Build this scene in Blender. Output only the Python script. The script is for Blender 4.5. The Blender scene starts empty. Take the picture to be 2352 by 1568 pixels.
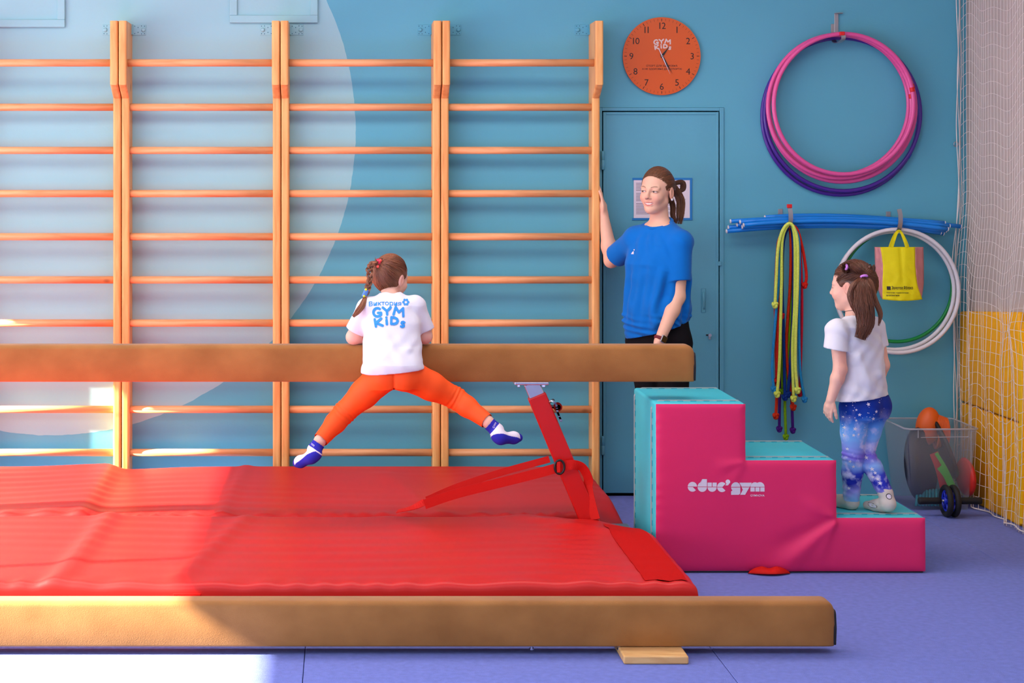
import bpy, bmesh, math, random
import numpy as np
from mathutils import Vector, Matrix
from mathutils.bvhtree import BVHTree

# ---------------------------------------------------------------- camera, sky, sun, exposure
scene = bpy.context.scene
COL = scene.collection
rnd = random.Random(7)
FPX, VX, VY, CAMH, CAMD = 3870.0, 790.0, 400.0, 1.716, 9.0
cam_d = bpy.data.cameras.new('camera')
cam_d.sensor_width = 36.0
cam_d.lens = FPX / 2352 * 36.0
cam_d.shift_x = (1176 - VX) / 2352
cam_d.shift_y = -(784 - VY) / 2352
cam_d.clip_end = 200
cam = bpy.data.objects.new('camera', cam_d)
cam.location = (0, -CAMD, CAMH)
cam.rotation_euler = (math.pi / 2, 0, 0)
COL.objects.link(cam)
scene.camera = cam

vs = scene.view_settings
vs.view_transform = 'Standard'
vs.look = 'None'
vs.exposure = -0.42
vs.gamma = 1.0
vs.use_curve_mapping = False

world = bpy.data.worlds.new('sky')
scene.world = world
world.use_nodes = True
bg = world.node_tree.nodes['Background']
bg.inputs[0].default_value = (0.80, 0.90, 1.0, 1)
bg.inputs[1].default_value = 1.35

sun_d = bpy.data.lights.new('sun', 'SUN')
sun_d.energy = 52.0
sun_d.angle = math.radians(0.8)
sun_d.color = (1.0, 0.92, 0.78)
sun = bpy.data.objects.new('sun', sun_d)
SUN_DIR = Vector((1.57, 0.32, -1.0)).normalized()
sun.rotation_euler = SUN_DIR.to_track_quat('-Z', 'Y').to_euler()
sun.location = (-8, -4, 6)
COL.objects.link(sun)

for (lx, ly, lw, ll, e) in ((0.0, -2.0, 5.0, 0.9, 85), (0.3, -5.4, 5.0, 0.9, 55)):
    ld = bpy.data.lights.new('ceiling_lamp_light', 'AREA')
    ld.shape = 'RECTANGLE'
    ld.size, ld.size_y = lw, ll
    ld.energy = e
    ld.color = (1.0, 0.95, 0.9)
    lo = bpy.data.objects.new('ceiling_lamp_light', ld)
    lo.location = (lx, ly, 3.2)
    COL.objects.link(lo)

ld = bpy.data.lights.new('window_daylight', 'AREA')      # skylight coming in through the long side window
ld.shape = 'RECTANGLE'
ld.size, ld.size_y = 1.65, 8.6
ld.energy = 280
ld.color = (0.86, 0.93, 1.0)
lo = bpy.data.objects.new('window_daylight', ld)
lo.location = (-3.98, -4.6, 1.6)
lo.rotation_euler = (0, -math.pi / 2, 0)
COL.objects.link(lo)

# ---------------------------------------------------------------- helpers
def W(px, py, y):
    """photo pixel + world depth y -> world point"""
    Z = CAMD + y
    return Vector(((px - VX) * Z / FPX, y, CAMH - (py - VY) * Z / FPX))

def lin(c):
    return tuple((v / 12.92 if v <= 0.04045 else ((v + 0.055) / 1.055) ** 2.4) for v in [q / 255 for q in c])

def tag(o, label=None, cat=None, group=None, kind=None):
    if label: o['label'] = label
    if cat: o['category'] = cat
    if group: o['group'] = group
    if kind: o['kind'] = kind
    return o

def empty(name, loc, label=None, cat=None, group=None, kind=None):
    o = bpy.data.objects.new(name, None)
    o.location = loc
    o.empty_display_size = 0.05
    COL.objects.link(o)
    return tag(o, label, cat, group, kind)

def link(name, me, m=None, parent=None, loc=None):
    """mesh given in world coordinates; parented without moving it"""
    o = bpy.data.objects.new(name, me)
    COL.objects.link(o)
    if m is not None and not me.materials:
        me.materials.append(m)
    if loc is not None:
        o.location = loc
    if parent is not None:
        o.parent = parent
        o.matrix_parent_inverse = PINV(parent)
    return o

def WM(o):
    m = Matrix.LocRotScale(o.location, o.rotation_euler, o.scale)
    if o.parent is not None:
        m = WM(o.parent) @ o.matrix_parent_inverse @ m
    return m

def PINV(p):
    return WM(p).inverted()

def smooth(me, on=True):
    me.polygons.foreach_set('use_smooth', [on] * len(me.polygons))

def from_bm(name, bm, m=None, parent=None, sm=False, loc=None):
    me = bpy.data.meshes.new(name)
    bm.normal_update()
    bm.to_mesh(me)
    bm.free()
    if sm: smooth(me)
    return link(name, me, m, parent, loc)

def from_vf(name, v, f, m=None, parent=None, sm=True, loc=None):
    me = bpy.data.meshes.new(name)
    me.from_pydata([tuple(p) for p in v], [], [tuple(q) for q in f])
    me.update()
    if sm: smooth(me)
    return link(name, me, m, parent, loc)

def box_bm(bm, lo, hi, bev=0.0, seg=2):
    r = bmesh.ops.create_cube(bm, size=1.0)
    vs_ = r['verts']
    for v in vs_:
        v.co = Vector((lo[i] + (hi[i] - lo[i]) * (v.co[i] + 0.5) for i in range(3)))
    if bev > 0:
        es = list({e for v in vs_ for e in v.link_edges})
        bmesh.ops.bevel(bm, geom=es, offset=bev, segments=seg, profile=0.5, affect='EDGES')

def box(name, lo, hi, m, parent=None, bev=0.0, seg=2, sm=False):
    bm = bmesh.new()
    box_bm(bm, lo, hi, bev, seg)
    return from_bm(name, bm, m, parent, sm)

def prism_bm(bm, poly, a0, a1, axis):
    """extrude 2-D polygon along axis (0 x,1 y,2 z)"""
    def P(u, v, w):
        return {0: (w, u, v), 1: (u, w, v), 2: (u, v, w)}[axis]
    b = [bm.verts.new(P(u, v, a0)) for u, v in poly]
    t = [bm.verts.new(P(u, v, a1)) for u, v in poly]
    n = len(poly)
    bm.faces.new(b)
    bm.faces.new(t[::-1])
    for i in range(n):
        bm.faces.new((b[i], t[i], t[(i + 1) % n], b[(i + 1) % n]))
    bmesh.ops.recalc_face_normals(bm, faces=bm.faces)

def catmull(pts, n=8):
    pts = [Vector(p) for p in pts]
    if len(pts) < 3:
        return [pts[0].lerp(pts[-1], i / n) for i in range(n + 1)]
    out = []
    for i in range(len(pts) - 1):
        p0 = pts[i - 1] if i else pts[0] * 2 - pts[1]
        p1, p2 = pts[i], pts[i + 1]
        p3 = pts[i + 2] if i + 2 < len(pts) else pts[-1] * 2 - pts[-2]
        for k in range(n):
            t = k / n
            out.append(0.5 * ((2 * p1) + (p2 - p0) * t + (2 * p0 - 5 * p1 + 4 * p2 - p3) * t * t + (3 * p1 - p0 - 3 * p2 + p3) * t ** 3))
    out.append(pts[-1])
    return out

def tube_vf(path, rad, sides=8, closed=False, V=None, F=None, flat=1.0, caps=True):
    V = [] if V is None else V
    F = [] if F is None else F
    n = len(path)
    path = [Vector(p) for p in path]
    base = len(V)
    t0 = (path[1] - path[0]).normalized()
    ref = Vector((0, 0, 1)) if abs(t0.z) < 0.9 else Vector((0, 1, 0))
    nrm = (ref - t0 * ref.dot(t0)).normalized()
    for i in range(n):
        if closed:
            t = (path[(i + 1) % n] - path[i - 1]).normalized()
        else:
            t = (path[min(i + 1, n - 1)] - path[max(i - 1, 0)]).normalized()
        nrm = (nrm - t * nrm.dot(t))
        nrm = nrm.normalized() if nrm.length > 1e-6 else t.orthogonal().normalized()
        b = t.cross(nrm)
        r = rad[i] if hasattr(rad, '__len__') else rad
        for s in range(sides):
            a = 2 * math.pi * s / sides
            V.append(path[i] + nrm * (math.cos(a) * r) + b * (math.sin(a) * r * flat))
    m = n if closed else n - 1
    for i in range(m):
        j = (i + 1) % n
        for s in range(sides):
            s2 = (s + 1) % sides
            F.append((base + i * sides + s, base + i * sides + s2, base + j * sides + s2, base + j * sides + s))
    if not closed and caps:
        F.append(tuple(base + s for s in range(sides))[::-1])
        F.append(tuple(base + (n - 1) * sides + s for s in range(sides)))
    return V, F

def tube(name, path, rad, m, parent=None, sides=8, closed=False, flat=1.0):
    v, f = tube_vf(path, rad, sides, closed, flat=flat)
    return from_vf(name, v, f, m, parent)

def ribbon_vf(path, width_dir, w, th, V=None, F=None):
    """flat strap: rectangular section, width along width_dir(s)"""
    V = [] if V is None else V
    F = [] if F is None else F
    base = len(V)
    n = len(path)
    for i, p in enumerate(path):
        t = (path[min(i + 1, n - 1)] - path[max(i - 1, 0)]).normalized()
        wd = width_dir[i] if isinstance(width_dir, list) else width_dir
        wd = (wd - t * wd.dot(t)).normalized()
        nn = t.cross(wd)
        for a, b in ((-1, -1), (1, -1), (1, 1), (-1, 1)):
            V.append(p + wd * (a * w / 2) + nn * (b * th / 2))
    for i in range(n - 1):
        for s in range(4):
            s2 = (s + 1) % 4
            F.append((base + i * 4 + s, base + i * 4 + s2, base + i * 4 + 4 + s2, base + i * 4 + 4 + s))
    F.append((base + 3, base + 2, base + 1, base))
    e = base + (n - 1) * 4
    F.append((e, e + 1, e + 2, e + 3))
    return V, F

def cyl_vf(c, axis, r, L, sides=24, V=None, F=None, prof=None):
    """lathe around axis through c; prof list of (along, radius)"""
    axis = Vector(axis).normalized()
    a = axis.orthogonal().normalized()
    b = axis.cross(a)
    V = [] if V is None else V
    F = [] if F is None else F
    base = len(V)
    prof = prof or [(-L / 2, r), (L / 2, r)]
    for (h, rr) in prof:
        for s in range(sides):
            t = 2 * math.pi * s / sides
            V.append(Vector(c) + axis * h + a * (rr * math.cos(t)) + b * (rr * math.sin(t)))
    for i in range(len(prof) - 1):
        for s in range(sides):
            s2 = (s + 1) % sides
            F.append((base + i * sides + s, base + i * sides + s2, base + (i + 1) * sides + s2, base + (i + 1) * sides + s))
    F.append(tuple(base + s for s in range(sides))[::-1])
    F.append(tuple(base + (len(prof) - 1) * sides + s for s in range(sides)))
    return V, F

def lathe(name, c, axis, prof, m, parent=None, sides=28, sm=True):
    v, f = cyl_vf(c, axis, 0, 0, sides, prof=prof)
    o = from_vf(name, v, f, m, parent, sm)
    return o

def auto_smooth(o, ang=35):
    """flat across sharp edges"""
    me = o.data
    bm = bmesh.new()
    bm.from_mesh(me)
    lim = math.radians(ang)
    for e in bm.edges:
        e.smooth = not (len(e.link_faces) == 2 and e.calc_face_angle(0) > lim)
    for f in bm.faces: f.smooth = True
    bm.to_mesh(me)
    bm.free()
    return o

# ---------------------------------------------------------------- materials
MATS = {}
def mat(name, rgb, rough=0.5, spec=0.5, metal=0.0, var=0.0, vscale=6.0, bump=0.0, bscale=60.0, rgb2=None,
        stretch=None, sheen=0.0, coat=0.0, det=4.0):
    if name in MATS: return MATS[name]
    m = bpy.data.materials.new(name)
    m.use_nodes = True
    nt = m.node_tree
    b = nt.nodes['Principled BSDF']
    c = lin(rgb)
    b.inputs['Base Color'].default_value = (*c, 1)
    b.inputs['Roughness'].default_value = rough
    b.inputs['Specular IOR Level'].default_value = spec
    b.inputs['Metallic'].default_value = metal
    if sheen: b.inputs['Sheen Weight'].default_value = sheen
    if coat:
        b.inputs['Coat Weight'].default_value = coat
        b.inputs['Coat Roughness'].default_value = 0.15
    if var > 0 or rgb2 or bump > 0:
        tc = nt.nodes.new('ShaderNodeTexCoord')
        mp = nt.nodes.new('ShaderNodeMapping')
        nt.links.new(tc.outputs['Object'], mp.inputs[0])
        if stretch: mp.inputs['Scale'].default_value = stretch
    if var > 0 or rgb2:
        n = nt.nodes.new('ShaderNodeTexNoise')
        n.inputs['Scale'].default_value = vscale
        n.inputs['Detail'].default_value = det
        nt.links.new(mp.outputs[0], n.inputs['Vector'])
        r = nt.nodes.new('ShaderNodeValToRGB')
        lo = c if rgb2 is None else lin(rgb2)
        k1, k2 = (1 - var, 1 + var) if rgb2 is None else (1, 1)
        r.color_ramp.elements[0].color = (*[v * k1 for v in lo], 1)
        r.color_ramp.elements[1].color = (*[min(1, v * k2) for v in c], 1)
        r.color_ramp.elements[0].position = 0.3
        r.color_ramp.elements[1].position = 0.7
        nt.links.new(n.outputs['Fac'], r.inputs[0])
        nt.links.new(r.outputs[0], b.inputs['Base Color'])
    if bump > 0:
        n2 = nt.nodes.new('ShaderNodeTexNoise')
        n2.inputs['Scale'].default_value = bscale
        n2.inputs['Detail'].default_value = 3
        nt.links.new(mp.outputs[0], n2.inputs['Vector'])
        bp = nt.nodes.new('ShaderNodeBump')
        bp.inputs['Strength'].default_value = bump
        bp.inputs['Distance'].default_value = 0.01
        nt.links.new(n2.outputs['Fac'], bp.inputs['Height'])
        nt.links.new(bp.outputs[0], b.inputs['Normal'])
    MATS[name] = m
    return m

def vcol_mat(name, rough=0.5, spec=0.4, bump=0.0, bscale=200, sss=0.0, var=0.0, vscale=30):
    m = bpy.data.materials.new(name)
    m.use_nodes = True
    nt = m.node_tree
    b = nt.nodes['Principled BSDF']
    a = nt.nodes.new('ShaderNodeVertexColor')
    a.layer_name = 'Col'
    src = a.outputs[0]
    tc = nt.nodes.new('ShaderNodeTexCoord')
    if var:
        n = nt.nodes.new('ShaderNodeTexNoise')
        n.inputs['Scale'].default_value = vscale
        nt.links.new(tc.outputs['Object'], n.inputs['Vector'])
        mr = nt.nodes.new('ShaderNodeMapRange')
        mr.inputs[3].default_value = 1 - var
        mr.inputs[4].default_value = 1 + var
        nt.links.new(n.outputs['Fac'], mr.inputs[0])
        mx = nt.nodes.new('ShaderNodeVectorMath')
        mx.operation = 'SCALE'
        nt.links.new(src, mx.inputs[0])
        nt.links.new(mr.outputs[0], mx.inputs['Scale'])
        src = mx.outputs[0]
    nt.links.new(src, b.inputs['Base Color'])
    b.inputs['Roughness'].default_value = rough
    b.inputs['Specular IOR Level'].default_value = spec
    if sss:
        b.inputs['Subsurface Weight'].default_value = sss
        b.inputs['Subsurface Radius'].default_value = (0.012, 0.005, 0.003)
        b.inputs['Subsurface Scale'].default_value = 0.5
    if bump:
        n2 = nt.nodes.new('ShaderNodeTexNoise')
        n2.inputs['Scale'].default_value = bscale
        nt.links.new(tc.outputs['Object'], n2.inputs['Vector'])
        bp = nt.nodes.new('ShaderNodeBump')
        bp.inputs['Strength'].default_value = bump
        bp.inputs['Distance'].default_value = 0.004
        nt.links.new(n2.outputs['Fac'], bp.inputs['Height'])
        nt.links.new(bp.outputs[0], b.inputs['Normal'])
    return m

def wall_paint(name, dark, light):
    """teal wall with the big pale painted disc of the mural"""
    m = bpy.data.materials.new(name)
    m.use_nodes = True
    nt = m.node_tree
    L = nt.links.new
    b = nt.nodes['Principled BSDF']
    b.inputs['Roughness'].default_value = 0.55
    b.inputs['Specular IOR Level'].default_value = 0.35
    g = nt.nodes.new('ShaderNodeNewGeometry')
    sep = nt.nodes.new('ShaderNodeSeparateXYZ')
    L(g.outputs['Position'], sep.inputs[0])
    cmb = nt.nodes.new('ShaderNodeCombineXYZ')
    L(sep.outputs[0], cmb.inputs[0])
    L(sep.outputs[2], cmb.inputs[2])
    d = nt.nodes.new('ShaderNodeVectorMath')
    d.operation = 'DISTANCE'
    L(cmb.outputs[0], d.inputs[0])
    d.inputs[1].default_value = (-1.563, 0, 1.949)
    n = nt.nodes.new('ShaderNodeTexNoise')
    n.inputs['Scale'].default_value = 14
    L(cmb.outputs[0], n.inputs['Vector'])
    ma = nt.nodes.new('ShaderNodeMath')
    ma.operation = 'MULTIPLY_ADD'
    L(n.outputs['Fac'], ma.inputs[0])
    ma.inputs[1].default_value = 0.012
    L(d.outputs['Value'], ma.inputs[2])
    lt = nt.nodes.new('ShaderNodeMath')
    lt.operation = 'LESS_THAN'
    L(ma.outputs[0], lt.inputs[0])
    lt.inputs[1].default_value = 1.632
    mix = nt.nodes.new('ShaderNodeMix')
    mix.data_type = 'RGBA'
    L(lt.outputs[0], mix.inputs[0])
    mix.inputs[6].default_value = (*lin(dark), 1)
    mix.inputs[7].default_value = (*lin(light), 1)
    n2 = nt.nodes.new('ShaderNodeTexNoise')
    n2.inputs['Scale'].default_value = 2.5
    L(cmb.outputs[0], n2.inputs['Vector'])
    mr = nt.nodes.new('ShaderNodeMapRange')
    mr.inputs[3].default_value = 0.95
    mr.inputs[4].default_value = 1.05
    L(n2.outputs['Fac'], mr.inputs[0])
    sc = nt.nodes.new('ShaderNodeVectorMath')
    sc.operation = 'SCALE'
    L(mix.outputs[2], sc.inputs[0])
    L(mr.outputs[0], sc.inputs['Scale'])
    L(sc.outputs[0], b.inputs['Base Color'])
    n3 = nt.nodes.new('ShaderNodeTexNoise')
    n3.inputs['Scale'].default_value = 90
    L(g.outputs['Position'], n3.inputs['Vector'])
    bp = nt.nodes.new('ShaderNodeBump')
    bp.inputs['Strength'].default_value = 0.12
    bp.inputs['Distance'].default_value = 0.003
    L(n3.outputs['Fac'], bp.inputs['Height'])
    L(bp.outputs[0], b.inputs['Normal'])
    return m

def wood_mat(name, light, dark, stretch, knots=True, rough=0.42):
    m = bpy.data.materials.new(name)
    m.use_nodes = True
    nt = m.node_tree
    L = nt.links.new
    b = nt.nodes['Principled BSDF']
    b.inputs['Roughness'].default_value = rough
    b.inputs['Specular IOR Level'].default_value = 0.45
    tc = nt.nodes.new('ShaderNodeTexCoord')
    oi = nt.nodes.new('ShaderNodeObjectInfo')
    add = nt.nodes.new('ShaderNodeVectorMath')
    add.operation = 'ADD'
    L(tc.outputs['Object'], add.inputs[0])
    mul = nt.nodes.new('ShaderNodeVectorMath')
    mul.operation = 'SCALE'
    cx = nt.nodes.new('ShaderNodeCombineXYZ')
    for i in range(3): L(oi.outputs['Random'], cx.inputs[i])
    L(cx.outputs[0], mul.inputs[0])
    mul.inputs['Scale'].default_value = 9.0
    L(mul.outputs[0], add.inputs[1])
    mp = nt.nodes.new('ShaderNodeMapping')
    mp.inputs['Scale'].default_value = stretch
    L(add.outputs[0], mp.inputs[0])
    n = nt.nodes.new('ShaderNodeTexNoise')
    n.inputs['Scale'].default_value = 6
    n.inputs['Detail'].default_value = 5
    n.inputs['Distortion'].default_value = 0.6
    L(mp.outputs[0], n.inputs['Vector'])
    r = nt.nodes.new('ShaderNodeValToRGB')
    r.color_ramp.elements[0].position = 0.32
    r.color_ramp.elements[0].color = (*lin(dark), 1)
    r.color_ramp.elements[1].position = 0.62
    r.color_ramp.elements[1].color = (*lin(light), 1)
    L(n.outputs['Fac'], r.inputs[0])
    src = r.outputs[0]
    if knots:
        mp2 = nt.nodes.new('ShaderNodeMapping')
        mp2.inputs['Scale'].default_value = tuple(2.2 if s > 1.5 else 1.7 for s in stretch)
        L(add.outputs[0], mp2.inputs[0])
        v = nt.nodes.new('ShaderNodeTexVoronoi')
        v.inputs['Scale'].default_value = 1.7
        L(mp2.outputs[0], v.inputs['Vector'])
        r2 = nt.nodes.new('ShaderNodeValToRGB')
        r2.color_ramp.elements[0].position = 0.035
        r2.color_ramp.elements[0].color = (0.30, 0.26, 0.22, 1)
        r2.color_ramp.elements[1].position = 0.085
        r2.color_ramp.elements[1].color = (1, 1, 1, 1)
        L(v.outputs['Distance'], r2.inputs[0])
        mx = nt.nodes.new('ShaderNodeMix')
        mx.data_type = 'RGBA'
        mx.blend_type = 'MULTIPLY'
        mx.inputs[0].default_value = 0.8
        L(src, mx.inputs[6])
        L(r2.outputs[0], mx.inputs[7])
        src = mx.outputs[2]
    L(src, b.inputs['Base Color'])
    return m

M_WALL = wall_paint('teal_wall_paint', (92, 170, 190), (148, 198, 204))
M_DOOR = mat('teal_door_paint', (88, 164, 186), 0.45, var=0.06, vscale=3, bump=0.1, bscale=40)
M_FLOOR = mat('blue_violet_carpet', (124, 138, 212), 0.95, 0.1, var=0.08, vscale=40, bump=0.5, bscale=700)
M_WHITE = mat('white_plaster', (226, 222, 214), 0.8, 0.2)
M_GREYWALL = mat('grey_beige_plaster', (190, 176, 166), 0.8, 0.2, var=0.05)
M_DARK = mat('dark_gap', (14, 18, 22), 0.9, 0.1)
M_PINE_V = wood_mat('pine_upright', (240, 180, 108), (222, 148, 78), (5, 5, 0.55))
M_PINE_H = wood_mat('pine_rung', (230, 168, 114), (212, 142, 88), (0.6, 6, 6))
M_PLY = wood_mat('plywood', (232, 190, 126), (210, 158, 96), (1.2, 6, 6), knots=False)
M_SUEDE = mat('tan_suede', (172, 118, 62), 0.78, 0.16, rgb2=(148, 98, 48), vscale=6, bump=0.12, bscale=300, sheen=0.15, stretch=(0.8, 1, 1))
M_RED = mat('red_vinyl', (200, 22, 17), 0.42, 0.42, var=0.06, vscale=2, bump=0.05, bscale=8)
M_REDCLOTH = mat('red_velcro_cloth', (196, 20, 16), 0.9, 0.1, bump=0.4, bscale=500)
M_REDMETAL = mat('red_painted_steel', (206, 10, 6), 0.35, 0.5)
M_REDWEB = mat('red_webbing', (214, 22, 12), 0.65, 0.25, bump=0.3, bscale=400)
M_CHROME = mat('chrome', (205, 206, 214), 0.25, metal=1.0)
M_STEEL = mat('grey_steel', (170, 172, 176), 0.38, metal=0.85)
M_BLACK = mat('black_plastic', (16, 16, 18), 0.45)
M_RUBBER = mat('black_rubber', (20, 20, 22), 0.7)
M_PINKV = mat('magenta_vinyl', (226, 36, 98), 0.5, 0.4, var=0.03, vscale=3, bump=0.04, bscale=300)
M_TEALV = mat('turquoise_vinyl', (70, 200, 212), 0.5, 0.4, var=0.06, vscale=4)
M_PIPE = mat('grey_piping', (156, 176, 176), 0.7)
M_STITCH = mat('dark_teal_thread', (14, 150, 170), 0.8)
M_PRINT_WHITE = mat('white_print', (222, 214, 224), 0.6)
M_PRINT_BLACK = mat('black_print', (24, 20, 18), 0.6)
M_PRINT_BLUE = mat('blue_print', (22, 136, 214), 0.6)
M_ORANGE = mat('orange_clock_face', (214, 88, 14), 0.42, 0.5)

# ---------------------------------------------------------------- text (all made first, while the scene is small)
TXT = {}
def text_me(body, bold=0.0, key=None):
    c = bpy.data.curves.new('lettering', 'FONT')
    c.body = body
    c.size = 1.0
    c.offset = bold
    c.resolution_u = 3
    o = bpy.data.objects.new('lettering', c)
    COL.objects.link(o)
    dg = bpy.context.evaluated_depsgraph_get()
    me = bpy.data.meshes.new_from_object(o.evaluated_get(dg))
    v = np.array([p.co[:2] for p in me.vertices], float)
    f = [tuple(p.vertices) for p in me.polygons]
    bpy.data.objects.remove(o)
    bpy.data.curves.remove(c)
    bpy.data.meshes.remove(me)
    lo, hi = v.min(0), v.max(0)
    TXT[key or body] = (v, f, lo, hi)

for s in [str(i) for i in range(10)]:
    text_me(s)
for s in 'GYM':
    text_me(s, 0.0, 'B' + s)
for s in ('СПОРТ ДЛЯ ЗДОРОВЬЯ,', 'А НЕ ЗДОРОВЬЕ ДЛЯ СПОРТА!', 'Золотое Яблоко', 'GYMNOVA', 'Виктория',
          'Магазин парфюмерии', 'и косметики', 'ПРАВИЛА ПОСЕЩЕНИЯ ЗАЛА'):
    text_me(s, 0.012)
LETTERS = {
 'G': [[(0.80, 0.78), (0.66, 0.88), (0.48, 0.89), (0.30, 0.82), (0.18, 0.68), (0.13, 0.50), (0.17, 0.32), (0.29, 0.18), (0.47, 0.12), (0.66, 0.14), (0.82, 0.24), (0.86, 0.42), (0.58, 0.44)]],
 'Y': [[(0.10, 0.88), (0.50, 0.48)], [(0.90, 0.88), (0.50, 0.48), (0.50, 0.12)]],
 'M': [[(0.10, 0.12), (0.20, 0.88), (0.50, 0.42), (0.80, 0.88), (0.90, 0.12)]],
 'K': [[(0.15, 0.12), (0.15, 0.88)], [(0.85, 0.88), (0.22, 0.50), (0.88, 0.12)]],
 'i': [[(0.5, 0.12), (0.5, 0.60)], [(0.5, 0.88), (0.5, 0.885)]],
 'D': [[(0.15, 0.12), (0.15, 0.88), (0.48, 0.87), (0.74, 0.74), (0.85, 0.50), (0.74, 0.26), (0.48, 0.13), (0.15, 0.12)]],
 's': [[(0.80, 0.80), (0.55, 0.88), (0.28, 0.80), (0.24, 0.64), (0.45, 0.53), (0.72, 0.42), (0.78, 0.26), (0.55, 0.12), (0.20, 0.18)]]}
GYMKIDS = [('G', 500, 772, 125, 125, 10), ('Y', 618, 752, 118, 105, 3), ('M', 763, 758, 150, 116, -9),
           ('K', 515, 887, 112, 108, 9), ('i', 612, 866, 44, 100, 4), ('D', 708, 864, 112, 98, -3), ('s', 805, 905, 66, 80, -8)]

def gymkids_2d(cx, cy, w):
    """the cartoon block lettering: thick strokes, each letter a little turned"""
    V, F = [], []
    k = w / 410.0
    for ch, x, y, bw, bh, rot in GYMKIDS:
        c, s_ = math.cos(math.radians(rot)), math.sin(math.radians(rot))
        ww = 15 if ch != 's' else 12.5
        def T(p):
            a, b = p
            return (cx + k * (x - 640 + a * c - b * s_), cy + k * (825 - y + a * s_ + b * c))
        for path in LETTERS[ch]:
            pts = [((u - 0.5) * bw, (v - 0.5) * bh) for u, v in path]
            for (a0, b0), (a1, b1) in zip(pts[:-1], pts[1:]):
                L = math.hypot(a1 - a0, b1 - b0) or 1
                nx, ny = -(b1 - b0) / L * ww, (a1 - a0) / L * ww
                n0 = len(V)
                V += [T((a0 - nx, b0 - ny)), T((a1 - nx, b1 - ny)), T((a1 + nx, b1 + ny)), T((a0 + nx, b0 + ny))]
                F.append((n0, n0 + 1, n0 + 2, n0 + 3))
            for a0, b0 in pts:
                n0 = len(V)
                V += [T((a0 + ww * math.cos(t), b0 + ww * math.sin(t))) for t in [math.pi * q / 5 for q in range(10)]]
                F.append(tuple(range(n0, n0 + 10)))
    return V, F

def place_text(key, cx, cy, h=None, w=None, rot=0.0, V=None, F=None):
    """2-D vertices/faces centred on (cx, cy), height h or width w"""
    v, f, lo, hi = TXT[key]
    q = v - (lo + hi) / 2
    sc = h / (hi[1] - lo[1]) if h else w / (hi[0] - lo[0])
    sx = w / (hi[0] - lo[0]) if w else sc
    c, s = math.cos(rot), math.sin(rot)
    base = len(V)
    for a, b in q * np.array([sx, sc]):
        V.append((cx + a * c - b * s, cy + a * s + b * c))
    for p in f:
        F.append(tuple(i + base for i in p))

# ---------------------------------------------------------------- the room
FL = empty('floor', (0, 0, 0), 'blue violet carpet covering the gym floor', 'floor', kind='structure')
seams = [-4.15, -3.1, -1.62, -0.14, 1.33, 2.9, 4.4]
for a, b_ in zip(seams[:-1], seams[1:]):
    box('carpet_strip', (a + 0.0012, -12.5, -0.02), (b_ - 0.0012, 0.0, 0.0), M_FLOOR, FL, bev=0.002, seg=1)
box('floor_slab', (-4.15, -12.5, -0.12), (4.4, 0.15, -0.021), M_DARK, FL)

bm = bmesh.new()
for lo, hi in (((-4.15, 0, 0), (1.363, 0.15, 3.3)), ((2.03, 0, 0), (4.4, 0.15, 3.3)), ((1.363, 0, 2.073), (2.03, 0.15, 3.3))):
    box_bm(bm, lo, hi)
tag(from_bm('wall_back', bm, M_WALL), 'teal wall with a big pale painted disc on its left', 'wall', kind='structure')
tag(box('wall_right', (3.326, -12.5, 0), (3.52, -0.001, 3.3), M_GREYWALL), 'grey beige side wall behind the white net', 'wall', kind='structure')
tag(box('ceiling', (-4.15, -12.5, 3.3), (4.4, 0.15, 3.42), M_WHITE), 'white ceiling of the gym', 'ceiling', kind='structure')
bm = bmesh.new()
WX0, WX1 = -4.15, -4.0
HEAD, SILL = 2.458, 0.75
box_bm(bm, (WX0, -12.5, 0), (WX1, -0.001, SILL))
box_bm(bm, (WX0, -12.5, HEAD), (WX1, -0.001, 3.3))
box_bm(bm, (WX0, -0.15, SILL), (WX1, -0.001, HEAD))
box_bm(bm, (WX0, -12.5, SILL), (WX1, -9.0, HEAD))
tag(from_bm('wall_left', bm, M_WHITE), 'white side wall with a long window', 'wall', kind='structure')
WN = empty('window_1', (-4.07, -4.8, SILL), 'long side window with white bars', 'window', kind='structure')
box('transom', (-4.09, -9.0, 1.25), (-4.06, -0.15, 1.28), M_WHITE, WN)
for y in (-3.09, -5.1, -7.1):
    box('mullion', (-4.09, y - 0.022, SILL), (-4.06, y + 0.022, HEAD), M_WHITE, WN)

# door
DR = empty('door_1', (1.69, 0, 0), 'teal painted metal door in the wall', 'door', kind='structure')
box('door_backing', (1.363, 0.06, -0.02), (2.03, 0.1, 2.073), M_DARK, DR)
bm = bmesh.new()
for lo, hi in (((1.364, -0.006, 0.0), (1.378, 0.06, 2.072)), ((2.006, -0.006, 0.0), (2.029, 0.06, 2.072)), ((1.378, -0.006, 2.054), (2.006, 0.06, 2.072))):
    box_bm(bm, lo, hi, 0.002, 1)
from_bm('door_frame', bm, M_DOOR, DR)
LEAF = box('door_leaf', (1.384, -0.004, 0.014), (2.0, 0.04, 2.048), M_DOOR, DR, bev=0.003)
bm = bmesh.new()
for lo, hi in (((1.384, -0.008, 0.014), (1.40, -0.004, 2.048)), ((1.985, -0.008, 0.014), (2.0, -0.004, 2.048)), ((1.40, -0.008, 2.033), (1.985, -0.004, 2.048))):
    box_bm(bm, lo, hi, 0.0015, 1)
from_bm('leaf_border', bm, M_DOOR, LEAF)
for z in (1.79, 0.27):
    lathe('hinge', (1.381, -0.014, z), (0, 0, 1), [(-0.05, 0.009), (-0.046, 0.011), (-0.002, 0.011), (0, 0.009), (0.002, 0.011), (0.046, 0.011), (0.05, 0.009)], M_DOOR, DR, 12)
hp = W(1616, 690, -0.008)
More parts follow.
